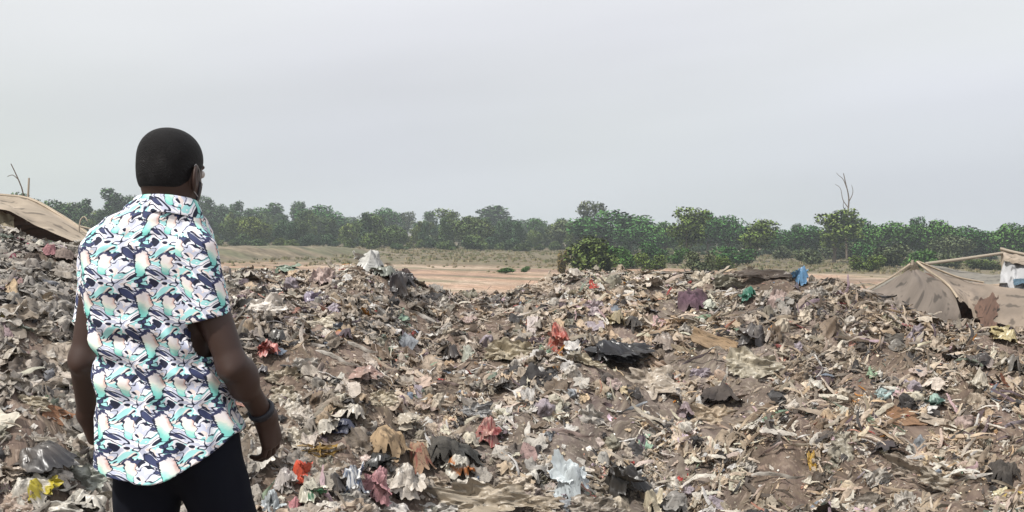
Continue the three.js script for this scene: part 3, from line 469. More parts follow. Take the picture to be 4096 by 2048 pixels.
P('plastic_bag', 'b', 1830, 1880, 140, 110, '#cfcdc4', 'white bag with an orange band below the dark blanket bundle', { print: PRINT.band(lin('#b9702c'), 0.3, 0.52), dirty: 0.1, short: 'orange-banded bag' });
P('plastic_sheet', 's', 1730, 1930, 130, 60, '#bfb2a2', 'beige folded film left of the orange-banded bag', {});
P('plastic_sheet', 's', 1950, 1990, 380, 130, '#b0a696', 'broad pale beige sheet along the bottom edge of the picture', { rel: 0.14, dirty: 0.2, short: 'broad beige sheet' });
P('plastic_sheet', 's', 1720, 2035, 220, 70, '#c9c8c6', 'white film at the bottom edge below the translucent bag', { dirty: 0.1 });
P('plastic_sheet', 's', 2140, 2010, 200, 80, '#b3a896', 'beige sheet left below the pale blue bag', {});
P('packet', 'k', 2105, 1812, 90, 80, '#b59a98', 'dusty pink triangular packet on bare earth', { roll: -0.5, dirty: 0.15 });
P('plastic_bag', 'b', 2272, 1915, 165, 190, '#ccd8e0', 'pale blue and white bag standing upright at the bottom', { amp: 0.16, deep: 0.5, f: 0.8, dirty: 0.04, ears: 3, short: 'pale blue bag' });
P('plastic_bag', 'b', 2515, 1940, 200, 160, '#221f1c', 'large black bag right of the pale blue bag', { rough: 0.45, dirty: 0.12, short: 'large black bottom bag' });
P('plastic_bag', 'b', 2610, 2010, 80, 100, '#cdc5ae', 'cream torn bag below the large black bag', {});
P('plastic_bag', 'b', 2705, 2020, 150, 100, '#8f9090', 'grey bag at the bottom edge beside the cream torn bag', {});
P('plastic_sheet', 's', 2360, 2020, 170, 90, '#9a938a', 'brownish grey sheet leaning below the pale blue bag', {});
P('plastic_bag', 'b', 1075, 1840, 130, 110, '#d2d0cb', 'white knotted bag just below the man\'s right hand', { dirty: 0.08 });
P('plastic_sheet', 's', 1180, 1745, 130, 90, '#d3cec2', 'off-white film draped left of the mustard straps', { dirty: 0.1 });
P('plastic_bag', 'b', 1095, 2015, 110, 110, '#b9c4cc', 'bluish white bag against the man\'s right trouser leg', { dirty: 0.08 });
P('plastic_bag', 'b', 1330, 2035, 130, 70, '#dcd8d0', 'white bag at the bottom edge between green-printed and striped bags', { dirty: 0.08 });
P('plastic_bag', 'b', 1560, 2045, 170, 70, '#d8d6d4', 'white flattened bag at the bottom edge under the rose bag', { dirty: 0.08 });
P('plastic_sheet', 's', 1440, 1840, 100, 70, '#d9c9c4', 'pale pink film left of the glossy black bag', { dirty: 0.08 });
P('plastic_sheet', 's', 1880, 1945, 170, 80, '#d5d1c9', 'white film right of the orange-banded bag', { dirty: 0.1 });
P('plastic_sheet', 's', 2060, 1930, 150, 90, '#c4b9aa', 'cream film left of the pale blue bag', { dirty: 0.15 });
P('plastic_bag', 'b', 1300, 1715, 110, 80, '#c9c5bb', 'off-white bag above the mustard straps', { dirty: 0.15 });
P('plastic_bag', 'b', 1620, 1690, 140, 80, '#bdb5a6', 'pale beige bag above the tan paper sack', { dirty: 0.2 });
P('plastic_sheet', 's', 220, 2030, 200, 80, '#d0cfca', 'white film at the bottom edge below the yellow-labelled bag', { dirty: 0.08 });
P('plastic_bag', 'b', 80, 1900, 140, 90, '#c7bcb0', 'cream bag at the left edge above the yellow-labelled bag', { dirty: 0.15 });
P('plastic_sheet', 's', 1160, 1610, 90, 90, '#c9c4ba', 'white sheet leaning beside the man\'s watch', { dirty: 0.1 });
P('plastic_bag', 'b', 820, 2020, 120, 110, '#cfcac4', 'white bag seen between the man\'s legs', { dirty: 0.08 });
// middle of the heap
P('cardboard_piece', 'k', 2128, 1315, 42, 85, '#e6dede', 'upright white card beside the red frame', { lean: 1.35, dirty: 0.03, short: 'upright white card' });
P('plastic_bag', 'b', 2245, 1370, 120, 130, '#b8584a', 'red and salmon torn bag in the middle of the heap', { print: PRINT.blotch(lin('#dba394'), 4, 0.12), dirty: 0.1, amp: 0.34, short: 'red and salmon bag' });
P('plastic_bag', 'b', 2455, 1415, 320, 105, '#17161d', 'big shiny black bag right of the red and salmon bag', { rough: 0.35, f: 1.4, dirty: 0.06, short: 'big shiny black bag' });
P('plastic_sheet', 's', 2040, 1405, 200, 90, '#b3aa94', 'folded cream sheets left of the red and salmon bag', { dirty: 0.2 });
P('plastic_sheet', 's', 2600, 1520, 190, 140, '#b7ada0', 'large pale sheet below the big shiny black bag', { rel: 0.15, dirty: 0.2, short: 'large pale sheet' });
P('plastic_strip', 's', 2350, 1440, 140, 40, '#bdb5a0', 'long beige strip in front of the big shiny black bag', { roll: -0.25 });
P('plastic_sheet', 's', 2375, 1228, 85, 70, '#aea2aa', 'lilac-grey sheet on the upper slope behind the black bag', { dirty: 0.15 });
P('plastic_bag', 'b', 2462, 1280, 90, 75, '#a79a72', 'yellowish crumpled bag above the big shiny black bag', {});
P('plastic_bag', 'b', 2530, 1300, 100, 70, '#4b4744', 'dark grey bag right of the yellowish crumpled bag', {});
P('plastic_bag', 'b', 2010, 1545, 110, 70, '#2e3032', 'dark bag on the slope below the folded cream sheets', {});
P('plastic_bag', 'b', 2660, 1365, 110, 70, '#a0948c', 'pale bag at the right end of the big shiny black bag', {});
P('plastic_bag', 'b', 3010, 1350, 140, 100, '#302e35', 'dark bag with a pale torn top right of the heap\'s middle', { print: PRINT.blotch(lin('#75706c'), 4, 0.22), short: 'torn dark bag' });
P('cardboard_piece', 'k', 2850, 1360, 190, 60, '#a58e72', 'long tan board left of the torn dark bag', { roll: -0.3 });
P('plastic_sheet', 's', 3000, 1450, 210, 110, '#b5af9e', 'ragged olive-white sheet below the torn dark bag', { dirty: 0.2, short: 'ragged olive-white sheet' });
P('plastic_bag', 'b', 2990, 1190, 80, 80, '#17705a', 'teal green bag on the upper slope at right', { dirty: 0.06, short: 'teal bag' });
P('plastic_bag', 'b', 3200, 1112, 75, 85, '#5f94c2', 'bright blue bag on the crest at right', { dirty: 0.05, short: 'bright blue bag' });
P('plastic_bag', 'b', 3262, 1098, 110, 90, '#3a3a3a', 'black bag on the crest behind the bright blue bag', {});
P('plastic_sheet', 's', 3060, 1092, 260, 50, '#463a32', 'long dark brown tarp edge along the crest left of the blue bag', { lean: 0.5, rel: 0.1 });
P('plastic_bag', 'b', 3412, 1132, 90, 60, '#c4b8b2', 'white lump of bag on the crest left of the torn tent', { dirty: 0.15 });
P('cloth_rag', 'b', 2775, 1205, 150, 90, '#6b5463', 'purple rag heap on the upper slope left of the teal bag', { cloth: 1, rough: 0.9, f: 1.8, dirty: 0.5, short: 'purple rag' });
P('plastic_bag', 'b', 2845, 1222, 75, 50, '#ccd2c6', 'white bag with green edge between purple rag and teal bag', { dirty: 0.1 });
P('plastic_bag', 'b', 2880, 1600, 190, 120, '#2c2629', 'blackish torn cloth in the right slope', { cloth: 1, rough: 0.9, print: PRINT.blotch(lin('#7a3430'), 3, 0.25), short: 'blackish torn cloth' });
P('plastic_sheet', 's', 2860, 1660, 180, 100, '#b9a993', 'cream sheet below the blackish torn cloth', { dirty: 0.2 });
P('plastic_bag', 'b', 2740, 1650, 75, 80, '#a4949b', 'small lilac bag left of the cream sheet', { dirty: 0.2 });
P('stick', 't', 2912, 1830, 14, 90, '#d8c8b2', 'short pale stick lying down the slope below the cream sheet', { th: 6, up: 1 });
P('plastic_bag', 'b', 2610, 1130, 110, 60, '#cabfb2', 'pale bag on the crest right of the large bright bush', {});
P('plastic_bag', 'b', 2300, 1105, 100, 60, '#bdb6ad', 'off-white bag on the crest in front of the large bright bush', {});
P('plastic_sheet', 's', 2180, 1150, 110, 50, '#c4b7a8', 'cream sheet on the crest beside the dry brown plant', {});
// right slope
P('plastic_sheet', 's', 3555, 1365, 120, 80, '#77736d', 'smooth grey sheet on the slope below the torn tent', { rel: 0.1, dirty: 0.1, short: 'smooth grey sheet' });
P('plastic_sheet', 's', 3562, 1285, 75, 75, '#9a937e', 'olive square sheet above the smooth grey sheet', {});
P('plastic_bag', 'b', 3700, 1290, 150, 50, '#cbbfae', 'cream bag below the hem of the torn tent', {});
P('stick', 't', 3712, 1465, 10, 130, '#bdb0a0', 'thin upright stick in the right slope', { th: 5, up: 1, short: 'thin upright stick' });
P('bottle', 'b', 3745, 1540, 120, 60, '#dcd2c8', 'white crushed bottle at the foot of the thin upright stick', { dirty: 0.05, amp: 0.2 });
P('plastic_strip', 's', 3840, 1565, 120, 30, '#c6bba8', 'pale tapering strip trailing right from the crushed bottle', { roll: -0.35 });
P('plastic_bag', 'b', 3740, 1612, 95, 70, '#9fc0b8', 'mint and dark green bag below the crushed bottle', { print: PRINT.band(lin('#1f4f45'), 0.2, 0.5), dirty: 0.1 });
P('plastic_sheet', 's', 3545, 1575, 100, 60, '#a9c0c2', 'pale cyan film left of the mint bag', { dirty: 0.1 });
P('plastic_bag', 'b', 4012, 1345, 130, 80, '#c0b487', 'yellow-cream crumpled bag near the right picture edge', { dirty: 0.15, short: 'yellow-cream bag' });
P('plastic_bag', 'b', 4062, 1460, 90, 80, '#55534f', 'dark grey sheet bundle at the right picture edge', {});
P('plastic_bag', 'b', 3912, 1525, 80, 100, '#c4beb0', 'whitish bag hanging on the right slope', { dirty: 0.15 });
P('plastic_bag', 'b', 3920, 1440, 130, 60, '#2c2628', 'black hollow bag with a white rim above the whitish bag', { print: PRINT.band(lin('#cfc4c0'), 0.05, 0.3) });
P('plastic_sheet', 's', 3360, 1770, 130, 150, '#9c9789', 'long grey sheet lying diagonally in the lower right', { roll: -0.5, dirty: 0.15, short: 'long diagonal grey sheet' });
P('cloth_rag', 'b', 3990, 1900, 170, 110, '#23262c', 'dark blue-black bundle of clothes in the lower right corner', { cloth: 1, rough: 0.9, amp: 0.28, short: 'clothes bundle' });
P('plastic_bag', 'b', 4030, 1990, 130, 70, '#c0a63a', 'yellow bag below the dark clothes bundle', { dirty: 0.15, print: PRINT.blotch(lin('#d2cba8'), 4, 0.1) });
P('plastic_sheet', 's', 3640, 1870, 240, 100, '#aa9f92', 'pinkish grey sheet left of the dark clothes bundle', { roll: -0.35 });
P('plastic_sheet', 's', 3770, 1930, 220, 80, '#a0988a', 'grey-beige film below the pinkish grey sheet', { roll: -0.35 });
P('plastic_strip', 's', 3245, 1840, 34, 100, '#b3902e', 'mustard yellow strip on the lower right slope', { dirty: 0.1 });
P('plastic_bag', 'b', 3530, 1790, 170, 60, '#3b3234', 'dark brown bag right of the long diagonal grey sheet', {});
P('plastic_sheet', 's', 3480, 2010, 150, 70, '#a6a19a', 'pale grey sheet at the bottom edge in the lower right', {});
P('plastic_bag', 'b', 3085, 2010, 90, 70, '#bdb4a5', 'off-white bag at the bottom edge right of the grey bag', {});
P('cardboard_piece', 'k', 3620, 1650, 150, 90, '#8f6c4e', 'brown cardboard box piece sunk in the right slope', { lean: 0.6 });

// ---------- larger loose pieces, one by one ----------
{
  const R = rng(777), forms = [], tones = [['pale grey', 0.5, 0.48, 0.45], ['cream', 0.58, 0.52, 0.43], ['beige', 0.42, 0.36, 0.295], ['off-white', 0.64, 0.61, 0.57], ['dull brown', 0.23, 0.175, 0.13], ['charcoal', 0.06, 0.058, 0.06], ['olive grey', 0.28, 0.27, 0.22], ['pinkish', 0.45, 0.36, 0.34], ['bluish grey', 0.3, 0.33, 0.37], ['lilac grey', 0.37, 0.33, 0.38]];
  const mat = tones.map(([, r, g, b]) => new THREE.MeshStandardMaterial({ color: new THREE.Color().setRGB(r, g, b), map: dirtTex, roughness: 0.6, side: THREE.DoubleSide }));
  for (let i = 0; i < 5; i++) forms.push(['plastic_scrap', 'plastic scrap', 'plastic scrap', scrapGeo(1200 + i, 16, 0.2 + 0.05 * (i % 3), 1.2 + 0.3 * (i % 3)), 1]);
  for (let i = 0; i < 5; i++) forms.push(['crumpled_bag', 'crumpled bag', 'bag', drapeGeo(1300 + i, { seg: 20 }), 0.8]);
  for (let i = 0; i < 5; i++) forms.push(['plastic_strip', 'twisted strip', 'strip', ribbonGeo(1400 + i), 1.9]);
  for (let i = 0; i < 2; i++) forms.push(['cardboard_piece', 'bent card piece', 'cardboard', panelGeo(1500 + i), 0.8]);
  const named = landmarks.filter(l => l[3]), taken = new Set(), spots = []; let made = 0;
  for (let n = 0; n < 4000 && made < 150; n++) {
    const px = R() * 4096, py = 1080 + 960 * Math.pow(R(), 0.85); if (landmarks.some(l => Math.hypot(l[0] - px, (l[1] - py) * 1.4) < 95) || spots.some(l => Math.hypot(l[0] - px, l[1] - py) < 85) || (px > 300 && px < 1090 && py > 940)) continue;
    const q = hit(px, py); if (!q || project(q.p)[2] > 12) continue;
    const f = forms[Math.floor(R() * forms.length)], ti = Math.floor(R() * tones.length);
    const near = named.map(l => [Math.hypot(l[0] - px, l[1] - py), l]).sort((a, b) => a[0] - b[0]); let label = null;
    for (const [d, l] of near.slice(0, 3)) { const dx = px - l[0], dy = py - l[1], w = Math.abs(dx) > 1.3 * Math.abs(dy) ? (dx < 0 ? 'left of' : 'right of') : Math.abs(dy) > 1.3 * Math.abs(dx) ? (dy < 0 ? 'above' : 'below') : (dy < 0 ? 'above and ' : 'below and ') + (dx < 0 ? 'left of' : 'right of'); const t = `${tones[ti][0]} ${f[1]} ${d < 260 ? 'just ' : ''}${w} the ${l[3]}`; if (!taken.has(t)) { label = t; break; } }
    if (!label) continue; taken.add(label); spots.push([px, py]); made++;
    const e = mesh(f[0], f[3], mat[ti]), s = (45 + 75 * R()) * q.depth / F * f[4] * (1 + 0.35 * smooth(1700, 1950, py) * smooth(2400, 1800, px));
    e.scale.set(s, s * (0.8 + 0.4 * R()), s); e.quaternion.setFromUnitVectors(V(0, 1, 0), normalAt(q.p.x, q.p.z, 0.12)).multiply(new THREE.Quaternion().setFromEuler(new THREE.Euler(0.2 + R() * 0.5, R() * TAU * (f[4] === 0.8 ? 1 : 0.16), (R() - 0.5) * 0.5))); e.position.copy(q.p); e.position.y += f[0] === 'crumpled_bag' ? -0.01 : s * 0.14;
    tag(e, label, f[2], 'larger loose pieces on the heap'); rooms.push([q.p.x, q.p.z, s * 0.42, q.p.y]);
  }
}

// ---------- litter that nobody could count ----------
{
  const roomCell = {}; for (const r of rooms) for (let i = Math.floor((r[0] - r[2]) * 2) - 0; i <= Math.floor((r[0] + r[2]) * 2); i++) for (let j = Math.floor((r[1] - r[2]) * 2); j <= Math.floor((r[1] + r[2] * 1.2 + 0.12) * 2); j++) (roomCell[i + ',' + j] ??= []).push(r);
  const VAR = [];
  for (let i = 0; i < 10; i++) VAR.push(['crumpled_film', scrapGeo(300 + i, 8, 0.16 + 0.09 * (i % 3), 1 + 0.5 * (i % 4)), 1]);
  for (let i = 0; i < 12; i++) VAR.push(['plastic_ribbon', ribbonGeo(40 + i), 2]);
  for (let i = 0; i < 6; i++) VAR.push(['crumpled_lump', drapeGeo(700 + i, { seg: 11, amp: 0.4 }), 3]);
  for (let i = 0; i < 4; i++) VAR.push(['twig', twigGeo(i), 4]);
  for (let i = 0; i < 4; i++) VAR.push(['crumb', crumbGeo(i), 5]);
  for (let i = 0; i < 4; i++) VAR.push(['card_scrap', panelGeo(i), 6]);
  const byType = {}; VAR.forEach((v, i) => (byType[v[2]] ??= []).push(i));
  const inst = VAR.map(() => []), R = rng(4242);
  const PAL = [[198, 190, 178, 10], [178, 168, 155, 14], [158, 148, 135, 14], [138, 129, 117, 12], [193, 187, 180, 9], [219, 213, 206, 6], [153, 150, 144, 9], [122, 114, 104, 8], [104, 91, 77, 8], [74, 67, 61, 8], [46, 43, 43, 7], [166, 154, 147, 6], [174, 158, 136, 6], [138, 133, 121, 6], [166, 148, 160, 2], [184, 140, 126, 1.1], [92, 106, 96, 1.1], [112, 127, 148, 0.9], [168, 118, 48, 0.6], [148, 60, 54, 0.6], [126, 154, 134, 0.7], [82, 70, 78, 3]].map(([r, g, b, w]) => [new THREE.Color().setRGB(r / 255, g / 255, b / 255, THREE.SRGBColorSpace), w]);
  const totW = PAL.reduce((a, p) => a + p[1], 0);
  const pick = () => { let w = R() * totW, k = 0; while (w > PAL[k][1] && k < PAL.length - 1) w -= PAL[k++][1]; return PAL[k][0]; };
  const Q = new THREE.Quaternion(), Q2 = new THREE.Quaternion(), up = V(0, 1, 0);
  for (let i = 0; i < 330000; i++) {
    const a = (R() - 0.5) * 1.36, r = Math.sqrt(lerp(3.8 * 3.8, 12.6 * 12.6, R())), x = Math.sin(a) * r, z = -Math.cos(a) * r, y = H(x, z), pr = project(V(x, y, z));
    const px = pr[0], py = pr[1];
    let den = 0.95 + 1.15 * fbm(x * 0.8 + 4, z * 0.8, 3, 3);
    const soil = Math.exp(-Math.pow((px - 1850) / 260, 2) - Math.pow((py - 1350) / 280, 2)) * 0.7 + Math.exp(-Math.pow((px - 3200) / 220, 2) - Math.pow((py - 1330) / 160, 2)) * 0.45 + Math.exp(-Math.pow((px - 2250) / 260, 2) - Math.pow((py - 1750) / 130, 2)) * 0.55 + Math.exp(-Math.pow((px - 3640) / 110, 2) - Math.pow((py - 1520) / 80, 2)) * 0.6;
    den -= soil; if (R() > den) continue;
    let inRoom = 0; for (const [rx, rz, rw] of (roomCell[Math.floor(x * 2) + ',' + Math.floor(z * 2)] || [])) { const dx = (x - rx) / rw, dz = z - rz; if (Math.abs(dx) < 0.85 && dz > -rw * 0.5 && dz < rw * 1.2 + 0.12) { inRoom = 1; break; } } if (inRoom && R() < 0.85) continue;
    const t = R(), right = smooth(2300, 3000, px), soft = Math.max(smooth(1000, 300, px), smooth(1650, 1850, py) * smooth(2300, 1900, px)), type = t < 0.36 - 0.14 * right + 0.2 * soft ? 1 : t < 0.72 - 0.0 * soft ? 2 : t < 0.75 + 0.04 * soft ? 3 : t < 0.80 ? 4 : t < 0.97 ? 5 : 6;
    const near = smooth(9.5, 6.5, r) * smooth(2500, 1500, px);
    let s = 0.034 * Math.exp((R() + R() + R() - 1.5) * 1.15) * (1 + 0.45 * near) * (1 - 0.3 * smooth(1250, 1120, py)); if (type === 2) s *= 2.4 + 0.7 * right; if (type === 4) s *= 2.6; if (type === 5) s *= 0.4; if (type === 3) s *= 1.25; if (type === 1) s *= 1.6; if (inRoom) s *= 0.5; s = Math.min(s, type === 3 ? 0.13 : type === 2 ? 0.34 : 0.22);
    Q.setFromUnitVectors(up, normalAt(x, z, 0.12)); const tilt = type === 4 ? 0.25 : 0.6; const dw = right > 0.5 && R() < 0.6 ? 0.75 + (R() - 0.5) * 0.8 : R() * TAU;
    Q2.setFromEuler(new THREE.Euler((R() - 0.5) * tilt * 1.6, dw, (R() - 0.5) * tilt * 1.6, 'XYZ')); Q.multiply(Q2);
    const c = type === 5 ? [new THREE.Color('#a3957f'), new THREE.Color('#cbc0b0'), new THREE.Color('#6d5a46')][Math.floor(R() * 3)].clone() : pick().clone();
    const left = smooth(1500, 300, px), k = 0.8 + 0.4 * R(); c.multiplyScalar(k); const zn = 1.12 + 0.75 * nz(x * 0.45 + 2, z * 0.45, 8), zw = nz(x * 0.6, z * 0.6 + 5, 3) * 0.1; c.r *= 1.22 * zn * (1 + zw); c.g *= 1.19 * zn; c.b *= 1.18 * zn * (1 - zw); if (soft * 0.45 > R()) c.lerp(new THREE.Color().setRGB(0.5, 0.47, 0.43), 0.6); c.r = Math.min(c.r, 0.8); c.g = Math.min(c.g, 0.8); c.b = Math.min(c.b, 0.8); if (right > 0 && R() < 0.5) { c.r *= 1.04; c.b *= 0.92; } if (left > R()) { const m = (c.r + c.g + c.b) / 3; c.r = lerp(c.r, m * 1.04, 0.5); c.b = lerp(c.b, m * 0.93, 0.5); }
    if (type === 4) c.lerp(new THREE.Color('#a08c70'), 0.5);
    const L = byType[type], v = L[Math.floor(R() * L.length)];
    inst[v].push([V(x, y + s * (type === 5 ? 0.1 : 0.05 + 0.16 * R()), z), Q.clone(), s, c]);
  }
  const litter = new THREE.Group(); litter.name = 'loose_litter'; scene.add(litter); tag(litter, 'countless small scraps of dusty plastic and twigs covering the heap', null, null, 'stuff');
  const mFilm = new THREE.MeshPhysicalMaterial({ color: 0xffffff, roughness: 0.7, transmission: 0.25, thickness: 0, side: THREE.DoubleSide, map: dirtTex }), mDull = new THREE.MeshStandardMaterial({ color: 0xffffff, roughness: 0.95, side: THREE.DoubleSide });
  VAR.forEach(([n, g, t], k) => { const S = inst[k]; if (!S.length) return; const im = new THREE.InstancedMesh(g, t <= 3 ? mFilm : mDull, S.length), M = new THREE.Matrix4(); im.name = n; im.castShadow = im.receiveShadow = true; S.forEach(([p, q, s, c], i) => { M.compose(p, q, V(s, s, s)); im.setMatrixAt(i, M); im.setColorAt(i, c); }); litter.add(im); });
}
// ---------- shelters of torn canvas ----------
function crGrid(C, nu, nv, wrinkle, hole, seedk) { // C: rows of control points; smooth sheet through them with wrinkles; hole(u, v) leaves faces out
  const rows = C.map(r => new THREE.CatmullRomCurve3(r, false, 'centripetal')), pos = [], uv = [], idx = [];
  for (let i = 0; i <= nu; i++) { const u = i / nu, col = new THREE.CatmullRomCurve3(rows.map(r => r.getPoint(u)), false, 'centripetal'); for (let j = 0; j <= nv; j++) { const v = j / nv, p = col.getPoint(v); const k = wrinkle * (1.3 * nz(u * 4 + seedk, v * 2.2, 1) + 0.45 * nz(u * 9 + v * 4 + seedk, v * 5, 4) + 0.1 * nz(u * 24, v * 16, seedk)); pos.push(p.x, p.y + k, p.z + k); uv.push(u * 0.8, v * 0.45); } }
  for (let i = 0; i < nu; i++) for (let j = 0; j < nv; j++) { const a = i * (nv + 1) + j; if (hole && hole((i + 0.5) / nu, (j + 0.5) / nv)) continue; idx.push(a, a + nv + 1, a + 1, a + 1, a + nv + 1, a + nv + 2); }
  const g = new THREE.BufferGeometry(); g.setAttribute('position', new THREE.Float32BufferAttribute(pos, 3)); g.setAttribute('uv', new THREE.Float32BufferAttribute(uv, 2)); g.setIndex(idx); g.computeVertexNormals(); return g;
}
const canvasMat = (r, g, b) => new THREE.MeshStandardMaterial({ color: new THREE.Color().setRGB(r, g, b), map: dirtTex, bumpMap: weaveTex, bumpScale: 0.006, roughness: 0.95, side: THREE.DoubleSide });
const local = (g, o) => { g.translate(-o.x, -o.y, -o.z); return g; };
const poleMat = new THREE.MeshStandardMaterial({ color: new THREE.Color().setRGB(0.34, 0.29, 0.23), roughness: 0.9 });
{ // right: peaked, torn
  const q = (x, y, d) => at(x, y, d), o = V(q(3700, 1290, 12.6).x, H(q(3700, 1290, 12.6).x, q(3700, 1290, 12.6).z), q(3700, 1290, 12.6).z), g = base('torn_tent', o);
  tag(g, 'torn brown canvas tent with a peaked top behind the right side of the heap', 'tent');
  const tan = canvasMat(0.215, 0.185, 0.162), tan2 = canvasMat(0.31, 0.258, 0.212), brown = canvasMat(0.15, 0.09, 0.067), edge = canvasMat(0.55, 0.47, 0.37);
  mesh('front_panel', local(crGrid([[q(3628, 1083, 13.7), q(3650, 1081, 13.6), q(3672, 1078, 13.7)], [q(3540, 1138, 13.3), q(3650, 1130, 13.1), q(3745, 1118, 13.3)], [q(3470, 1180, 12.9), q(3640, 1200, 12.7), q(3812, 1170, 12.9)], [q(3430, 1260, 12.6), q(3640, 1290, 12.3), q(3838, 1230, 12.6)], [q(3420, 1330, 12.5), q(3650, 1370, 12.1), q(3850, 1310, 12.5)]], 40, 40, 0.02, null, 3), o), tan, g);
  mesh('side_panel', local(crGrid([[q(3676, 1056, 13.8), q(3790, 1100, 13.9), q(3930, 1136, 13.9), q(4130, 1160, 13.6)], [q(3740, 1105, 13.4), q(3840, 1150, 13.3), q(3960, 1185, 13.2), q(4150, 1215, 12.9)], [q(3812, 1165, 12.95), q(3880, 1195, 12.8), q(3990, 1230, 12.6), q(4170, 1265, 12.3)], [q(3840, 1215, 12.6), q(3900, 1270, 12.4), q(4010, 1300, 12.1), q(4180, 1340, 11.8)]], 70, 40, 0.025, (u, v) => { const a = nz(u * 9, v * 7, 3) * 0.12; return v > 0.86 + a && u < 0.3; }, 8), o), tan2, g);
  mesh('patch', local(crGrid([[q(3895, 1185, 12.95), q(3945, 1160, 12.95), q(4000, 1158, 12.95)], [q(3890, 1230, 12.55), q(3945, 1230, 12.5), q(4000, 1235, 12.45)], [q(3900, 1300, 12.15), q(3945, 1310, 12.1), q(3985, 1315, 12.0)]], 36, 44, 0.012, (u, v) => Math.abs(u - 0.5) > 0.4 + 0.35 * nz(v * 5, u * 2, 4) || v < 0.1 + 0.35 * nz(u * 5, 2, 7) + 0.25 * (1 - u), 6), o), brown, g);
  mesh('inner_cloth', local(crGrid([[q(3700, 1090, 14.0), q(3900, 1150, 14.2), q(4140, 1180, 14)], [q(3720, 1200, 13.6), q(3900, 1230, 13.5), q(4150, 1260, 13.3)], [q(3720, 1330, 13.2), q(3900, 1350, 13), q(4160, 1370, 12.8)]], 30, 20, 0.03, null, 5), o), brown, g);
  mesh('peak_flap', local(crGrid([[q(3632, 1052, 14.0), q(3650, 1046, 14.1), q(3668, 1052, 14.0)], [q(3622, 1070, 13.85), q(3648, 1066, 13.8), q(3674, 1066, 13.85)], [q(3612, 1090, 13.75), q(3648, 1092, 13.6), q(3680, 1086, 13.7)]], 14, 10, 0.008, null, 2), o), canvasMat(0.11, 0.09, 0.06), g);
  for (const pts of [[[3664, 1050, 13.85], [3700, 1078, 13.6], [3760, 1118, 13.25], [3800, 1155, 13.0], [3826, 1195, 12.75]], [[3668, 1048, 13.85], [3740, 1078, 13.85], [3830, 1112, 13.85], [3930, 1132, 13.85]], [[3636, 1060, 13.8], [3560, 1112, 13.45], [3480, 1158, 13.1], [3448, 1176, 12.9]]]) mesh('seam', local(limb(pts.map(p => q(...p).add(V(0, 0.01, 0.03))), 0.016, 0.016, 6), o), edge, g);
  mesh('tent_pole', local(limb([V(q(3650, 1050, 13.9).x, o.y - 0.4, q(3650, 1050, 13.9).z), q(3650, 1040, 13.9)], 0.025, 0.02), o), poleMat, g);
}
{ // behind it: grey tarp on poles
  const q = (x, y, d) => at(x, y, d), o = V(q(3950, 1250, 15.5).x, -0.6, q(3950, 1250, 15.5).z), g = base('grey_tarp_shelter', o); tag(g, 'low grey tarp shelter with pale poles behind the torn tent', 'shelter');
  mesh('tarp', local(crGrid([[q(3680, 1048, 15.8), q(3780, 1070, 16), q(3900, 1092, 16), q(4030, 1100, 16)], [q(3690, 1070, 15.2), q(3790, 1100, 15.2), q(3900, 1118, 15.2), q(4030, 1122, 15.2)], [q(3700, 1100, 14.9), q(3800, 1122, 14.9), q(3900, 1132, 14.9), q(4030, 1134, 14.9)]], 40, 12, 0.03, null, 6), o), canvasMat(0.27, 0.26, 0.235), g);
  mesh('tarp', local(crGrid([[q(3650, 1080, 15), q(3560, 1115, 14.6), q(3440, 1165, 14.2)], [q(3650, 1100, 14.8), q(3560, 1135, 14.4), q(3445, 1180, 14)], [q(3650, 1140, 14.6), q(3560, 1170, 14.3), q(3450, 1210, 13.9)]], 20, 10, 0.02, null, 9), o), canvasMat(0.3, 0.29, 0.26), g);
  mesh('pole', local(limb([q(3700, 1056, 15.6), q(3850, 1036, 15.8), q(4040, 1008, 16)], 0.028, 0.022), o), poleMat, g);
  mesh('pole', local(limb([V(q(4012, 1000, 16).x, -0.9, q(4012, 1000, 16).z), q(4012, 1060, 16), q(4008, 990, 16)], 0.03, 0.024), o), poleMat, g);
  mesh('pole', local(limb([q(4000, 995, 16), q(4060, 1010, 15.9), q(4170, 1030, 15.7)], 0.026, 0.022), o), poleMat, g);
}
{ // far right: pale blue and white sheet hung from a pole
  const q = (x, y, d) => at(x, y, d), o = V(q(4080, 1180, 15).x, -0.5, q(4080, 1180, 15).z), g = base('hung_sheet', o); tag(g, 'pale blue and white sheet hung at the right picture edge behind the tent', 'sheet');
  mesh('sheet', local(crGrid([[q(4018, 1042, 15.3), q(4080, 1040, 15.2), q(4200, 1058, 15)], [q(4006, 1090, 15.2), q(4080, 1090, 15.0), q(4200, 1100, 14.8)], [q(3996, 1150, 15), q(4080, 1160, 14.8), q(4200, 1170, 14.6)], [q(4000, 1240, 14.9), q(4080, 1250, 14.7), q(4200, 1260, 14.5)]], 26, 22, 0.04, null, 4), o), canvasMat(0.5, 0.52, 0.56), g);
  mesh('sheet', local(crGrid([[q(4012, 1012, 15.4), q(4080, 1022, 15.3), q(4200, 1040, 15.1)], [q(4014, 1030, 15.25), q(4080, 1040, 15.1), q(4200, 1058, 14.9)], [q(4020, 1046, 15.2), q(4080, 1056, 15.05), q(4200, 1070, 14.85)]], 20, 8, 0.03, null, 7), o), canvasMat(0.42, 0.36, 0.3), g);
  mesh('fold', local(crGrid([[q(4050, 1120, 14.9), q(4110, 1110, 14.8), q(4200, 1118, 14.6)], [q(4056, 1140, 14.8), q(4110, 1135, 14.65), q(4200, 1140, 14.5)]], 14, 6, 0.03, null, 1), o), canvasMat(0.1, 0.17, 0.24), g);
}
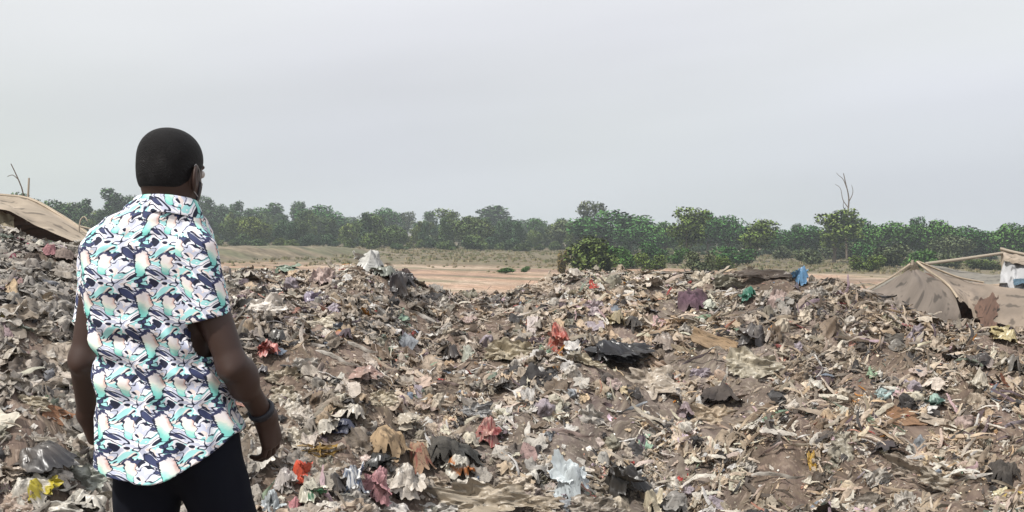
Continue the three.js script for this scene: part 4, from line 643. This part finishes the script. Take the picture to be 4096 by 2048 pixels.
{ // left: beige tarp roof
  const q = (x, y, d) => at(x, y, d), o = V(q(120, 960, 11).x, 0.9, q(120, 960, 11).z), g = base('beige_tarp_shelter', o); tag(g, 'sloping beige tarp roof of a shelter behind the left mound', 'shelter');
  mesh('tarp', local(crGrid([[q(-160, 772, 12.2), q(0, 784, 12.2), q(110, 797, 12.2), q(230, 858, 12), q(380, 958, 11.6)], [q(-160, 800, 11.6), q(0, 812, 11.6), q(100, 838, 11.6), q(215, 890, 11.5), q(370, 975, 11.3)], [q(-160, 828, 11.1), q(0, 836, 11.1), q(80, 868, 11.1), q(190, 922, 11.1), q(350, 990, 11)]], 60, 18, 0.02, null, 12), o), canvasMat(0.47, 0.405, 0.33), g);
  mesh('edge_rope', local(limb([q(-160, 768, 12.22), q(0, 780, 12.22), q(110, 793, 12.22), q(230, 854, 12.02), q(380, 954, 11.62)], 0.022, 0.022), o), canvasMat(0.6, 0.52, 0.42), g);
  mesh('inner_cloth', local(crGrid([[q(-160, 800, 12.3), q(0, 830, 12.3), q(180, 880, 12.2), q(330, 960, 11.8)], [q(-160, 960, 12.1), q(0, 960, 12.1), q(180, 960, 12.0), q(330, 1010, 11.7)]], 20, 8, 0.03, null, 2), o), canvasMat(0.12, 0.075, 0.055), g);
  mesh('side_cloth', local(crGrid([[q(-160, 840, 11.3), q(0, 846, 11.3), q(58, 866, 11.3)], [q(-160, 940, 11.1), q(0, 940, 11.1), q(54, 940, 11.1)]], 14, 8, 0.03, null, 3), o), canvasMat(0.4, 0.36, 0.27), g);
  mesh('pole', local(limb([q(110, 950, 12.25), q(112, 800, 12.25), q(116, 712, 12.25)], 0.02, 0.012), o), poleMat, g);
}
{ const p = at(48, 960, 13), g = base('bare_branch', V(p.x, 0.6, p.z)); const q = (x, y) => at(x, y, 13).sub(g.position); tag(g, 'thin bare branch sticking up above the beige tarp', 'branch');
  mesh('stem', limb([q(100, 960), q(92, 770), q(70, 710), q(44, 655)], 0.014, 0.006, 5), barkMat, g); mesh('twig', limb([q(72, 716), q(50, 700), q(30, 706)], 0.006, 0.004, 5), barkMat, g);
  const r = at(330, 960, 11.6), h = base('bent_reed', r); const w = (x, y) => at(x, y, 11.6).sub(r); tag(h, 'pale bent reed arching right of the beige tarp', 'reed'); mesh('stem', limb([w(316, 1000), w(318, 900), w(326, 874), w(338, 866), w(350, 884)], 0.012, 0.008, 5), poleMat, h); mesh('stem', limb([w(320, 905), w(360, 915), w(405, 932)], 0.012, 0.008, 5), poleMat, h); }

// ---------- the man ----------
// signed distances in metres; x right, y up, z towards the camera; feet near the origin
const smin = (a, b, k) => { const h = clamp(0.5 + 0.5 * (b - a) / k, 0, 1); return lerp(b, a, h) - k * h * (1 - h); };
const smax = (a, b, k) => -smin(-a, -b, k);
function cone(p, a, b, ra, rb) { const bx = b[0] - a[0], by = b[1] - a[1], bz = b[2] - a[2], px = p[0] - a[0], py = p[1] - a[1], pz = p[2] - a[2]; const t = clamp((px * bx + py * by + pz * bz) / (bx * bx + by * by + bz * bz), 0, 1); return Math.hypot(px - bx * t, py - by * t, pz - bz * t) - lerp(ra, rb, t); }
function ell(p, c, r) { const x = (p[0] - c[0]) / r[0], y = (p[1] - c[1]) / r[1], z = (p[2] - c[2]) / r[2], k0 = Math.hypot(x, y, z), k1 = Math.hypot(x / r[0], y / r[1], z / r[2]); return k1 ? k0 * (k0 - 1) / k1 : -Math.min(...r); }
function surfaceNets(f, lo, hi, cell) {
  const n = [0, 1, 2].map(i => Math.ceil((hi[i] - lo[i]) / cell) + 1), N = n[0] * n[1] * n[2], val = new Float32Array(N), p = [0, 0, 0];
  let q = 0; for (let k = 0; k < n[2]; k++) for (let j = 0; j < n[1]; j++) for (let i = 0; i < n[0]; i++) { p[0] = lo[0] + i * cell; p[1] = lo[1] + j * cell; p[2] = lo[2] + k * cell; val[q++] = f(p); }
  const vid = new Int32Array(N).fill(-1), pos = [], idx = [], sx = 1, sy = n[0], sz = n[0] * n[1], off = []; for (let c = 0; c < 8; c++) off.push((c & 1) * sx + ((c >> 1) & 1) * sy + (c >> 2) * sz);
  const ED = []; for (let a = 0; a < 8; a++) for (const b of [1, 2, 4]) if (!(a & b)) ED.push([a, a | b]);
  for (let k = 0; k < n[2] - 1; k++) for (let j = 0; j < n[1] - 1; j++) for (let i = 0; i < n[0] - 1; i++) {
    const o = i * sx + j * sy + k * sz; let m = 0; for (let c = 0; c < 8; c++) if (val[o + off[c]] < 0) m |= 1 << c; if (!m || m === 255) continue;
    let x = 0, y = 0, z = 0, e = 0; for (const [a, b] of ED) if (((m >> a) ^ (m >> b)) & 1) { const va = val[o + off[a]], vb = val[o + off[b]], t = va / (va - vb); x += lerp(a & 1, b & 1, t); y += lerp((a >> 1) & 1, (b >> 1) & 1, t); z += lerp(a >> 2, b >> 2, t); e++; }
    vid[o] = pos.length / 3; pos.push(lo[0] + (i + x / e) * cell, lo[1] + (j + y / e) * cell, lo[2] + (k + z / e) * cell);
  }
  for (let k = 1; k < n[2] - 1; k++) for (let j = 1; j < n[1] - 1; j++) for (let i = 1; i < n[0] - 1; i++) {
    const o = i * sx + j * sy + k * sz, s0 = val[o] < 0;
    for (const [d, u, v] of [[sx, sy, sz], [sy, sz, sx], [sz, sx, sy]]) { const s1 = val[o + d] < 0; if (s0 === s1) continue; const A = vid[o], B = vid[o - u], C = vid[o - u - v], D = vid[o - v]; if (A < 0 || B < 0 || C < 0 || D < 0) continue; if (s0) idx.push(A, B, C, A, C, D); else idx.push(A, C, B, A, D, C); }
  }
  const g = new THREE.BufferGeometry(); g.setAttribute('position', new THREE.Float32BufferAttribute(pos, 3)); g.setIndex(idx); g.computeVertexNormals();
  const P = g.attributes.position, NN = g.attributes.normal, e = cell * 0.6; // normals from the field itself
  for (let i = 0; i < P.count; i++) { const a = [P.getX(i), P.getY(i), P.getZ(i)], v = V(0, 0, 0); for (let c = 0; c < 3; c++) { const b = a.slice(), d = a.slice(); b[c] += e; d[c] -= e; v.setComponent(c, f(b) - f(d)); } v.normalize(); NN.setXYZ(i, v.x, v.y, v.z); }
  return g;
}
// pixel of the photograph to the man's own plane
const MD = 2.62, mx = (px) => (px - 680) / 1500, my = (py) => 1.5 + (906 - py) / 1500;
const slices = (T) => { const cols = T[0].slice(1).map((_, k) => T.map(t => [t[0], t[k + 1]])), L = []; for (let i = 0; i <= 1000; i++) L.push(cols.map(c => table(c, 0.75 + i * 0.001))); return (y) => L[Math.round(clamp((y - 0.75) * 1000, 0, 1000))]; };
// shirt outline: y, centre x, half width, half depth, centre z
const ST = slices([[0.78, 0.04, 0.196, 0.164, 0.008], [0.84, 0.037, 0.192, 0.157, 0.008], [0.93, 0.022, 0.184, 0.144, 0.006], [1.05, -0.004, 0.168, 0.122, 0], [1.15, -0.024, 0.162, 0.116, 0], [1.28, -0.044, 0.165, 0.122, 0.005], [1.38, -0.052, 0.170, 0.125, 0.012], [1.44, -0.052, 0.165, 0.112, 0.014], [1.48, -0.045, 0.15, 0.098, 0.012], [1.515, -0.032, 0.128, 0.084, 0.01], [1.545, -0.018, 0.094, 0.075, 0.008], [1.58, -0.006, 0.072, 0.068, 0.006]]);
function slab(p, S, grow) { const [cx, a, b, cz] = S(p[1]), x = (p[0] - cx), z = (p[2] - cz), c = Math.cos(0.22), s = Math.sin(0.22), X = x * c - z * s, Z = x * s + z * c, A = a + grow, B = b + grow, m = Math.pow(Math.pow(Math.abs(X) / A, 2.5) + Math.pow(Math.abs(Z) / B, 2.5), 1 / 2.5); return (m - 1) * Math.min(A, B) * 0.9; }
const MP = at(680, 906, MD), mp = (px, py, z) => { const v = at(px, py, MD - z); return [v.x - MP.x, v.y - MP.y + 1.5, v.z - MP.z]; };
const LSH = [-0.185, 1.425, -0.03], LEL = mp(338, 1440, 0.0), LWR = mp(352, 1655, -0.14), RSH = [0.075, 1.43, 0.045], REL = mp(930, 1465, 0.05), RWR = mp(1062, 1668, -0.1);
const LSL = [-0.202, 1.20, -0.028], RSL = [0.128, 1.225, 0.055];
const skinTone = (r, g, b) => new THREE.MeshStandardMaterial({ color: new THREE.Color().setRGB(r, g, b), roughness: 0.5 });
function handField(w, d, n, lat, s) { // w wrist, d towards the knuckles, n out of the palm, lat from index to little finger
  const P3 = (a, b, c) => [w[0] + d[0] * a + n[0] * b + lat[0] * c, w[1] + d[1] * a + n[1] * b + lat[1] * c, w[2] + d[2] * a + n[2] * b + lat[2] * c], seg = [];
  for (const c of [-0.026, -0.009, 0.009, 0.025]) seg.push([P3(0.0, 0, c * 0.55), P3(0.082 - Math.abs(c + 0.005) * 0.3, 0, c), 0.021, 0.0145, 0.018]);
  [[-0.029, 0.040, 0.9], [-0.0095, 0.045, 1], [0.010, 0.042, 1.1], [0.0285, 0.034, 1.2]].forEach(([c, l, k]) => { let a = 0.08 - Math.abs(c) * 0.25, b = 0, ang = 0.35 * k; for (let i = 0; i < 3; i++) { const L = l * [1, 0.7, 0.55][i], A = P3(a, b, c * (1 + 0.06 * i)); a += Math.cos(ang) * L; b += Math.sin(ang) * L; seg.push([A, P3(a, b, c * (1 + 0.06 * (i + 1))), [0.0095, 0.0085, 0.0078][i], [0.0085, 0.0078, 0.0068][i], 0.003]); ang += [0.62, 0.5, 0.3][i] * k; } });
  seg.push([P3(0.018, 0.006, -0.022), P3(0.048, 0.022, -0.05), 0.0145, 0.0115, 0.012], [P3(0.048, 0.022, -0.05), P3(0.078, 0.034, -0.052), 0.0105, 0.0095, 0.003], [P3(0.078, 0.034, -0.052), P3(0.102, 0.046, -0.046), 0.0095, 0.0075, 0.003]);
  return { seg, f: (p) => { let r = 9; for (const [a, b, ra, rb, k] of seg) r = smin(r, cone(p, a, b, ra, rb), k); return r; } };
}
const nrm = (a) => { const l = Math.hypot(...a); return a.map(v => v / l); }, cross = (a, b) => [a[1] * b[2] - a[2] * b[1], a[2] * b[0] - a[0] * b[2], a[0] * b[1] - a[1] * b[0]];
const rd = nrm([0.16, -0.93, -0.30]), rn0 = nrm([-0.9, -0.1, -0.38]), rlat = nrm(cross(rn0, rd)), rn = nrm(cross(rd, rlat));
const ld = nrm([0.02, -0.9, -0.42]), ln0 = nrm([0.85, -0.05, -0.5]), llat = nrm(cross(ld, ln0)), ln = nrm(cross(llat, ld));
const RH = handField(RWR, rd, rn, rlat), LH = handField(LWR, ld, ln, llat);
const HY = 0.3, hc = Math.cos(HY), hs = Math.sin(HY), HC = [0.0, 1.651, -0.012];
// head coordinates: r to the man's right, u up, f out of the face
function headP(p) { const x = (p[0] - HC[0]) / 0.95, y = (p[1] - HC[1]) / 0.955, z = (p[2] - HC[2]) / 0.955, r = x * hc + z * hs, f = x * hs - z * hc, t = 0.12, u = y * Math.cos(t) + f * Math.sin(t); return [r, u, f * Math.cos(t) - y * Math.sin(t)]; }
function box(p, c, r) { const n = 2.18, m = Math.pow(Math.pow(Math.abs(p[0] - c[0]) / r[0], n) + Math.pow(Math.abs(p[1] - c[1]) / r[1], n) + Math.pow(Math.abs(p[2] - c[2]) / r[2], n), 1 / n); return (m - 1) * r[0]; }
function cranium(h) { return smin(box(h, [0, 0.024, -0.012], [0.077, 0.087, 0.094]), ell(h, [0, -0.03, -0.024], [0.069, 0.066, 0.07]), 0.025); }
function headField(p) {
  const h = headP(p); let d = cranium(h);
  d = smin(d, ell(h, [0, -0.045, 0.038], [0.058, 0.075, 0.052]), 0.03); d = smin(d, ell(h, [0, -0.098, 0.058], [0.03, 0.022, 0.03]), 0.025);
  d = smin(d, ell(h, [0, -0.018, 0.094], [0.012, 0.028, 0.016]), 0.012); d = smin(d, ell(h, [0, -0.036, 0.1], [0.02, 0.01, 0.014]), 0.01);
  d = smin(d, ell(h, [0, 0.022, 0.078], [0.05, 0.012, 0.016]), 0.014); d = smin(d, ell(h, [0, -0.066, 0.086], [0.026, 0.011, 0.012]), 0.008);
  for (const s of [-1, 1]) { d = smax(d, -ell(h, [s * 0.032, 0.003, 0.092], [0.016, 0.011, 0.014]), 0.01);
    const e = [s * 0.083, -0.022, -0.008], q = [(h[0] - e[0]) * s, h[1] - e[1], h[2] - e[2]], a = 0.45, ex = q[0] * Math.cos(a) + q[2] * Math.sin(a) * 1, ez = -q[0] * Math.sin(a) + q[2] * Math.cos(a);
    let ear = ell([ex, q[1], ez], [0, 0, 0], [0.008, 0.036, 0.022]); ear = smax(ear, -ell([ex, q[1], ez], [0.008, 0.003, 0.002], [0.007, 0.022, 0.011]), 0.004); d = smin(d, ear, 0.006); }
  d = smin(d, cone(p, [-0.012, 1.50, 0.012], [0.002, 1.61, -0.002], 0.068, 0.064), 0.02); return d;
}
function armsField(p) {
  let d = smin(cone(p, LSH, LEL, 0.05, 0.037), cone(p, LEL, LWR, 0.039, 0.027), 0.02); let e = smin(cone(p, RSH, REL, 0.05, 0.038), cone(p, REL, RWR, 0.039, 0.026), 0.02); e = smin(e, ell(p, [REL[0] + 0.004, REL[1] - 0.012, REL[2] + 0.026], [0.018, 0.022, 0.018]), 0.012); d = smin(d, ell(p, [LEL[0] - 0.004, LEL[1] - 0.012, LEL[2] + 0.024], [0.018, 0.022, 0.018]), 0.012); e = smin(e, ell(p, [lerp(REL[0], RWR[0], 0.25) + 0.006, lerp(REL[1], RWR[1], 0.25), lerp(REL[2], RWR[2], 0.25)], [0.041, 0.06, 0.041]), 0.02); return Math.min(d, e);
}
const HIPL = [-0.048, 0.86, 0], HIPR = [0.108, 0.86, 0], KNL = [-0.07, 0.47, -0.03], KNR = [0.215, 0.47, -0.05], ANL = [-0.075, 0.08, 0.02], ANR = [0.245, 0.08, 0.0];
function legsField(p, g) { let d = smin(cone(p, HIPL, KNL, 0.08 + g, 0.058 + g), cone(p, KNL, ANL, 0.058 + g, 0.042 + g * 1.6), 0.02); let e = smin(cone(p, HIPR, KNR, 0.08 + g, 0.058 + g), cone(p, KNR, ANR, 0.058 + g, 0.042 + g * 1.6), 0.02); d = smin(d, e, 0.02); return smin(d, ell(p, [0.03, 0.93, 0], [0.145 + g, 0.12, 0.105 + g]), 0.035); }
function bodyField(p) { let d = armsField(p); if (p[1] > 0.85) d = smin(d, Math.max(slab(p, ST, lerp(-0.06, -0.022, smooth(1.0, 1.16, p[1]))), p[1] - 1.56, 0.9 - p[1]), 0.03); d = Math.min(d, legsField(p, -0.01)); return smin(d, cone(p, [-0.012, 1.48, 0.012], [0.0, 1.60, -0.006], 0.066, 0.055), 0.03); }
const man = base('person', V(0, 0, 0));
{
  man.position.set(MP.x, MP.y - 1.5, MP.z); tag(man, 'man seen from behind in a white patterned short-sleeved shirt and dark trousers', 'person');
  const skin = new THREE.MeshStandardMaterial({ color: new THREE.Color().setRGB(0.043, 0.0205, 0.0138), roughness: 0.55 });
  const body = surfaceNets(bodyField, [-0.32, -0.02, -0.32], [0.36, 1.64, 0.2], 0.0105);
  const head = surfaceNets(headField, [-0.13, 1.49, -0.15], [0.13, 1.78, 0.13], 0.0038);
  const rArm = (f, w, L) => surfaceNets(p => smin(f.f(p), cone(p, L, w, 0.039, 0.026), 0.02), [w[0] - 0.13, w[1] - 0.19, w[2] - 0.17], [w[0] + 0.13, w[1] + 0.03, w[2] + 0.12], 0.0035);
  mesh('body', mergeGeometries([body, head, rArm(RH, RWR, REL), rArm(LH, LWR, LEL)]), skin, man);
  // hair: short cap over the skull
  const hair = surfaceNets(p => { const h = headP(p); const line = Math.max(-0.062 - h[1] + 0.75 * Math.max(0, h[2] + 0.05), 0.035 - h[1] + (0.062 - h[2]) * -1.2); let d = cranium(h) - 0.0035 - 0.0004 * nz(p[0] * 200, p[1] * 200, p[2] * 200); return smax(smax(d, line, 0.008), -(cranium(h) + 0.006), 0.002); }, [-0.11, 1.56, -0.14], [0.11, 1.78, 0.12], 0.0034);
  { const P = hair.attributes.position, u = new Float32Array(P.count * 2); for (let i = 0; i < P.count; i++) { u[i * 2] = P.getX(i) * 12; u[i * 2 + 1] = P.getY(i) * 12 - P.getZ(i) * 9; } hair.setAttribute('uv', new THREE.BufferAttribute(u, 2)); }
  mesh('hair', hair, new THREE.MeshPhysicalMaterial({ color: new THREE.Color().setRGB(0.007, 0.006, 0.0065), roughness: 0.6, specularIntensity: 0.45, bumpMap: soilBump, bumpScale: 0.005 }), man);
  for (const s of [-1, 1]) { const e = new THREE.SphereGeometry(0.0115, 16, 12), r = s * 0.032, f = 0.082, u = 0.003; e.translate(HC[0] + r * hc + f * hs, HC[1] + u - f * 0.12, HC[2] + r * hs - f * hc); mesh('eye', e, skinTone(0.5, 0.46, 0.42), man); }
  // dark face mask with a pale loop round each ear
  const toW = (r, u, f) => { const t = 0.12, y = u * Math.cos(t) - f * Math.sin(t), g = f * Math.cos(t) + u * Math.sin(t); return V(HC[0] + (r * hc + g * hs) * 0.95, HC[1] + y * 0.955, HC[2] + (r * hs - g * hc) * 0.955); };
  const mask = mesh('face_mask', surfaceNets(p => { const h = headP(p), d = headField(p) - 0.004; return Math.max(d, -(d + 0.009), 0.03 - h[2], h[1] + 0.025, -0.125 - h[1]); }, [-0.1, 1.5, -0.15], [0.13, 1.66, 0.06], 0.0045), skinTone(0.012, 0.012, 0.016), man);
  for (const s of [-1, 1]) mesh('ear_loop', limb([toW(s * 0.07, -0.04, 0.045), toW(s * 0.08, 0.006, 0.01), toW(s * 0.083, 0.014, -0.012), toW(s * 0.087, -0.014, -0.022), toW(s * 0.081, -0.05, -0.014), toW(s * 0.07, -0.07, 0.03)], 0.0012, 0.0012, 6), skinTone(0.4, 0.38, 0.37), mask);
  // shirt
  const fold = (p) => { const [cx] = ST(p[1]), th = Math.atan2(p[0] - cx, p[2] + 0.001), lo = smooth(1.3, 0.9, p[1]); return 0.017 * nz(th * 2.2 + p[1] * 1.5, p[1] * 3.2 + p[0] * 2, 2) * (0.5 + lo) + 0.009 * nz(th * 4 + p[1] * 6, p[1] * 9 - th * 1.2, 6) + 0.005 * smooth(1.0, 1.15, p[1]) * smooth(1.32, 1.2, p[1]) * Math.sin(p[1] * 75 + th * 3.5 + 2 * nz(th * 2, p[1] * 6, 3)); };
  const torso = (p) => slab(p, ST, 0.002) + fold(p) * smooth(1.56, 1.45, p[1]);
  const sl = (p) => [cone(p, LSH, [-0.212, 1.20, -0.028], 0.062, 0.058) + 0.5 * fold(p), cone(p, RSH, [0.135, 1.21, 0.056], 0.066, 0.058) + 0.5 * fold(p)];
  const outer = (p) => { const [a, b] = sl(p); return smin(smin(torso(p), a, 0.022), b, 0.022); };
  const hem = (x) => 0.85 + 1.35 * Math.pow(Math.max(0, x - 0.01), 1.5) + 0.6 * Math.pow(Math.max(0, -0.02 - x), 1.6);
  const nL = nrm([-0.05, 1, 0]), nR = nrm([-0.26, 1, 0]);
  const shirtF = (p) => {
    const o = outer(p); let d = Math.max(o, -(o + 0.011)); d = Math.max(d, hem(p[0]) - p[1] + 0.006 * nz(p[0] * 12, p[2] * 12, 2), p[1] - 1.572);
    const [a, b] = sl(p), t = torso(p);
    if (a < t && p[0] < -0.12) d = Math.max(d, -((p[0] - LSL[0]) * nL[0] + (p[1] - 1.243) * nL[1])); if (b < t && p[0] > 0.03) d = Math.max(d, -((p[0] - 0.115) * nR[0] + (p[1] - 1.258) * nR[1])); return d;
  };
  let sg = surfaceNets(shirtF, [-0.32, 0.80, -0.2], [0.26, 1.6, 0.22], 0.0052);
  { const nrmA = sg.attributes.normal.array; for (let i = 0; i < nrmA.length; i++) if (!isFinite(nrmA[i])) nrmA[i] = 0; }
  sg = sg.toNonIndexed(); const P = sg.attributes.position, uv = new Float32Array(P.count * 2), TW = 0.145, TH = 0.104;
  for (let f = 0; f < P.count; f += 3) {
    const c = [0, 1, 2].map(k => (P.getX(f) * (k === 0) + P.getY(f) * (k === 1) + P.getZ(f) * (k === 2))), t = torso(c), [a, b] = sl(c), m = Math.min(a, b) < t - 0.006 ? (a < b ? 1 : 2) : 0; let u0;
    for (let k = 0; k < 3; k++) {
      const x = P.getX(f + k), y = P.getY(f + k), z = P.getZ(f + k); let u, v = y;
      if (m === 0) { const [cx] = ST(y); u = Math.atan2(x - cx, z + 0.03) * 0.165; } else { const A = m === 1 ? LSH : RSH, B = m === 1 ? LSL : RSL, tt = (y - A[1]) / (B[1] - A[1]), ax = lerp(A[0], B[0], tt), az = lerp(A[2], B[2], tt); u = Math.atan2(x - ax, z - az) * 0.062 + 0.05 * m; v = y + 0.03 * m + (m === 2 ? (x - ax) * 0.25 : 0); }
      const per = (m === 0 ? 0.165 : 0.062) * TAU; if (k === 0) u0 = u; else { if (u - u0 > per / 2) u -= per; if (u - u0 < -per / 2) u += per; } uv[(f + k) * 2] = u / TW; uv[(f + k) * 2 + 1] = v / TH;
    }
  }
  sg.setAttribute('uv', new THREE.BufferAttribute(uv, 2));
  // cloth print: rounded mint and peach shapes, lilac and white pieces, on navy
  const NAVY = [22, 28, 52];
  const tex = noiseTexture(320, (u, v) => {
    const wu = u + 0.11 * tileNoise(u, v, 6, 4, 3.1), wv = v + 0.16 * tileNoise(u, v, 6, 4, 7.7), n1 = tileNoise(u + 0.05 * tileNoise(u, v, 5, 2, 12), v, 4.6, 2, 21.3), n2 = tileNoise(u, v, 4, 3, 33.1), n3 = tileNoise(u, v, 7, 2, 41.7), n4 = tileNoise(u, v, 5, 2, 55.2);
    let c = n2 > 0.1 ? [198, 202, 220] : n2 < -0.08 ? [166, 224, 224] : [242, 240, 245]; if (n3 > 0.22) c = [250, 250, 252]; if (n4 > 0.2) c = [56, 64, 100]; if (n4 < -0.25) c = [232, 218, 212];
    const ln = smooth(0.022 + 0.035 * (0.5 + n3), 0.012 + 0.03 * (0.5 + n3), Math.abs(n1)), l2 = smooth(0.03, 0.02, Math.abs(n4 - 0.2)) * 0.9, bl = smooth(0.2, 0.22, n1), nv = Math.max(ln, l2, bl); c = c.map((q, i) => lerp(q, NAVY[i], nv));
    for (const [bx, by, k2, tone] of [[0.2, 0.5, 0.95, 0], [0.6, 0.47, 0.72, 1]]) { // the big rounded mint shapes with a navy cap and a rust edge
      let dx = wu - bx, ey = wv - by; dx -= Math.round(dx); ey -= Math.round(ey); const X = dx * TW / k2, Y = ey * TH / k2, d = smin(Math.hypot((X + 0.002) / 0.021, (Y - 0.012) / 0.022) - 1, Math.hypot((X + 0.002 - 0.15 * Y) / 0.013, (Y + 0.016) / 0.018) - 1, 0.35) * 0.018;
      if (d < 0.002 + 0.004 * smooth(-0.01, 0.02, Y) * smooth(0.016, -0.006, X)) { const g = smooth(0.028, -0.03, Y + 0.25 * X), top = [234, 226, 226], mid = [236, 234, 222], low = [126, 210, 200], m = g < 0.5 ? top.map((q, i) => lerp(q, mid[i], g * 2)) : mid.map((q, i) => lerp(q, low[i], g * 2 - 1)); const rust = smooth(0.004, 0.02, X) * smooth(-0.004, 0.012, Y); const fill = m.map((q, i) => lerp(q, [196, 120, 100][i], rust * 0.5)); const w = smooth(0.0006, -0.0006, d); c = fill.map((q, i) => lerp(Y > 0.026 && X < 0.012 ? [54, 58, 92][i] : NAVY[i], q, w)); }
    }
    return c.map(q => q / 255);
  }, true);
  const shirt = mesh('shirt', sg, new THREE.MeshStandardMaterial({ map: tex, roughness: 0.8, side: THREE.DoubleSide }), man);
  // collar: stand and turned-down fall
  { const pos = [], idx = [], n = 48, prof = [[0.07, 1.535, 0], [0.07, 1.56, 0], [0.07, 1.578, 0], [0.073, 1.584, 0], [0.077, 1.58, 0], [0.083, 1.562, 0], [0.092, 1.54, 0.0], [0.09, 1.537, 0]]; const uvc = [];
    for (let i = 0; i <= n; i++) { const th = (i / n - 0.5) * 5.6, back = Math.cos(th); prof.forEach(([r, y], k) => { const rr = r * (1 + 0.06 * Math.abs(Math.sin(th))); pos.push(-0.008 + Math.sin(th) * rr * 1.02, y - 0.022 * (1 - back) * 0.6 + (k > 5 ? -0.012 * (1 - back) : 0), 0.006 + back * rr * 0.93); uvc.push(th * 0.08 / TW + 0.37, y / TH + k * 0.05); }); }
    for (let i = 0; i < n; i++) for (let k = 0; k < prof.length - 1; k++) { const a = i * prof.length + k; idx.push(a, a + 1, a + prof.length, a + 1, a + prof.length + 1, a + prof.length); }
    const g = new THREE.BufferGeometry(); g.setAttribute('position', new THREE.Float32BufferAttribute(pos, 3)); g.setAttribute('uv', new THREE.Float32BufferAttribute(uvc, 2)); g.setIndex(idx); g.computeVertexNormals(); mesh('collar', g, new THREE.MeshStandardMaterial({ map: tex, roughness: 0.8, side: THREE.DoubleSide }), shirt); }
  // trousers, shoes, watch
  const tr = surfaceNets(p => { const o = legsField(p, 0.012) + 0.006 * nz(p[0] * 9, p[1] * 5, p[2] * 9) + 0.004 * nz(p[0] * 20, p[1] * 14, p[2] * 20); return Math.max(o, -(o + 0.016), p[1] - 1.0, 0.055 - p[1]); }, [-0.22, 0.02, -0.2], [0.36, 1.03, 0.19], 0.0085);
  mesh('trousers', tr, new THREE.MeshPhysicalMaterial({ color: new THREE.Color().setRGB(0.006, 0.007, 0.012), roughness: 0.95, specularIntensity: 0.3 }), man);
  for (const a of [ANL, ANR]) mesh('shoe', surfaceNets(p => Math.max(smin(cone(p, [a[0], 0.04, a[2] + 0.03], [a[0], 0.03, a[2] - 0.16], 0.047, 0.042), cone(p, [a[0], 0.06, a[2]], [a[0], 0.11, a[2]], 0.045, 0.045), 0.03), 0.002 - p[1]), [a[0] - 0.08, -0.02, a[2] - 0.26], [a[0] + 0.08, 0.18, a[2] + 0.12], 0.007), skinTone(0.025, 0.022, 0.02), man);
  { const d = nrm([RWR[0] - REL[0], RWR[1] - REL[1], RWR[2] - REL[2]]), g = new THREE.TorusGeometry(0.031, 0.007, 8, 28); g.scale(1, 1, 1.6); g.applyQuaternion(new THREE.Quaternion().setFromUnitVectors(V(0, 0, 1), V(...d))); g.translate(RWR[0] - d[0] * 0.03, RWR[1] - d[1] * 0.03, RWR[2] - d[2] * 0.03); mesh('wristwatch', g, skinTone(0.012, 0.013, 0.02), man); }
}
renderer.render(scene, camera);
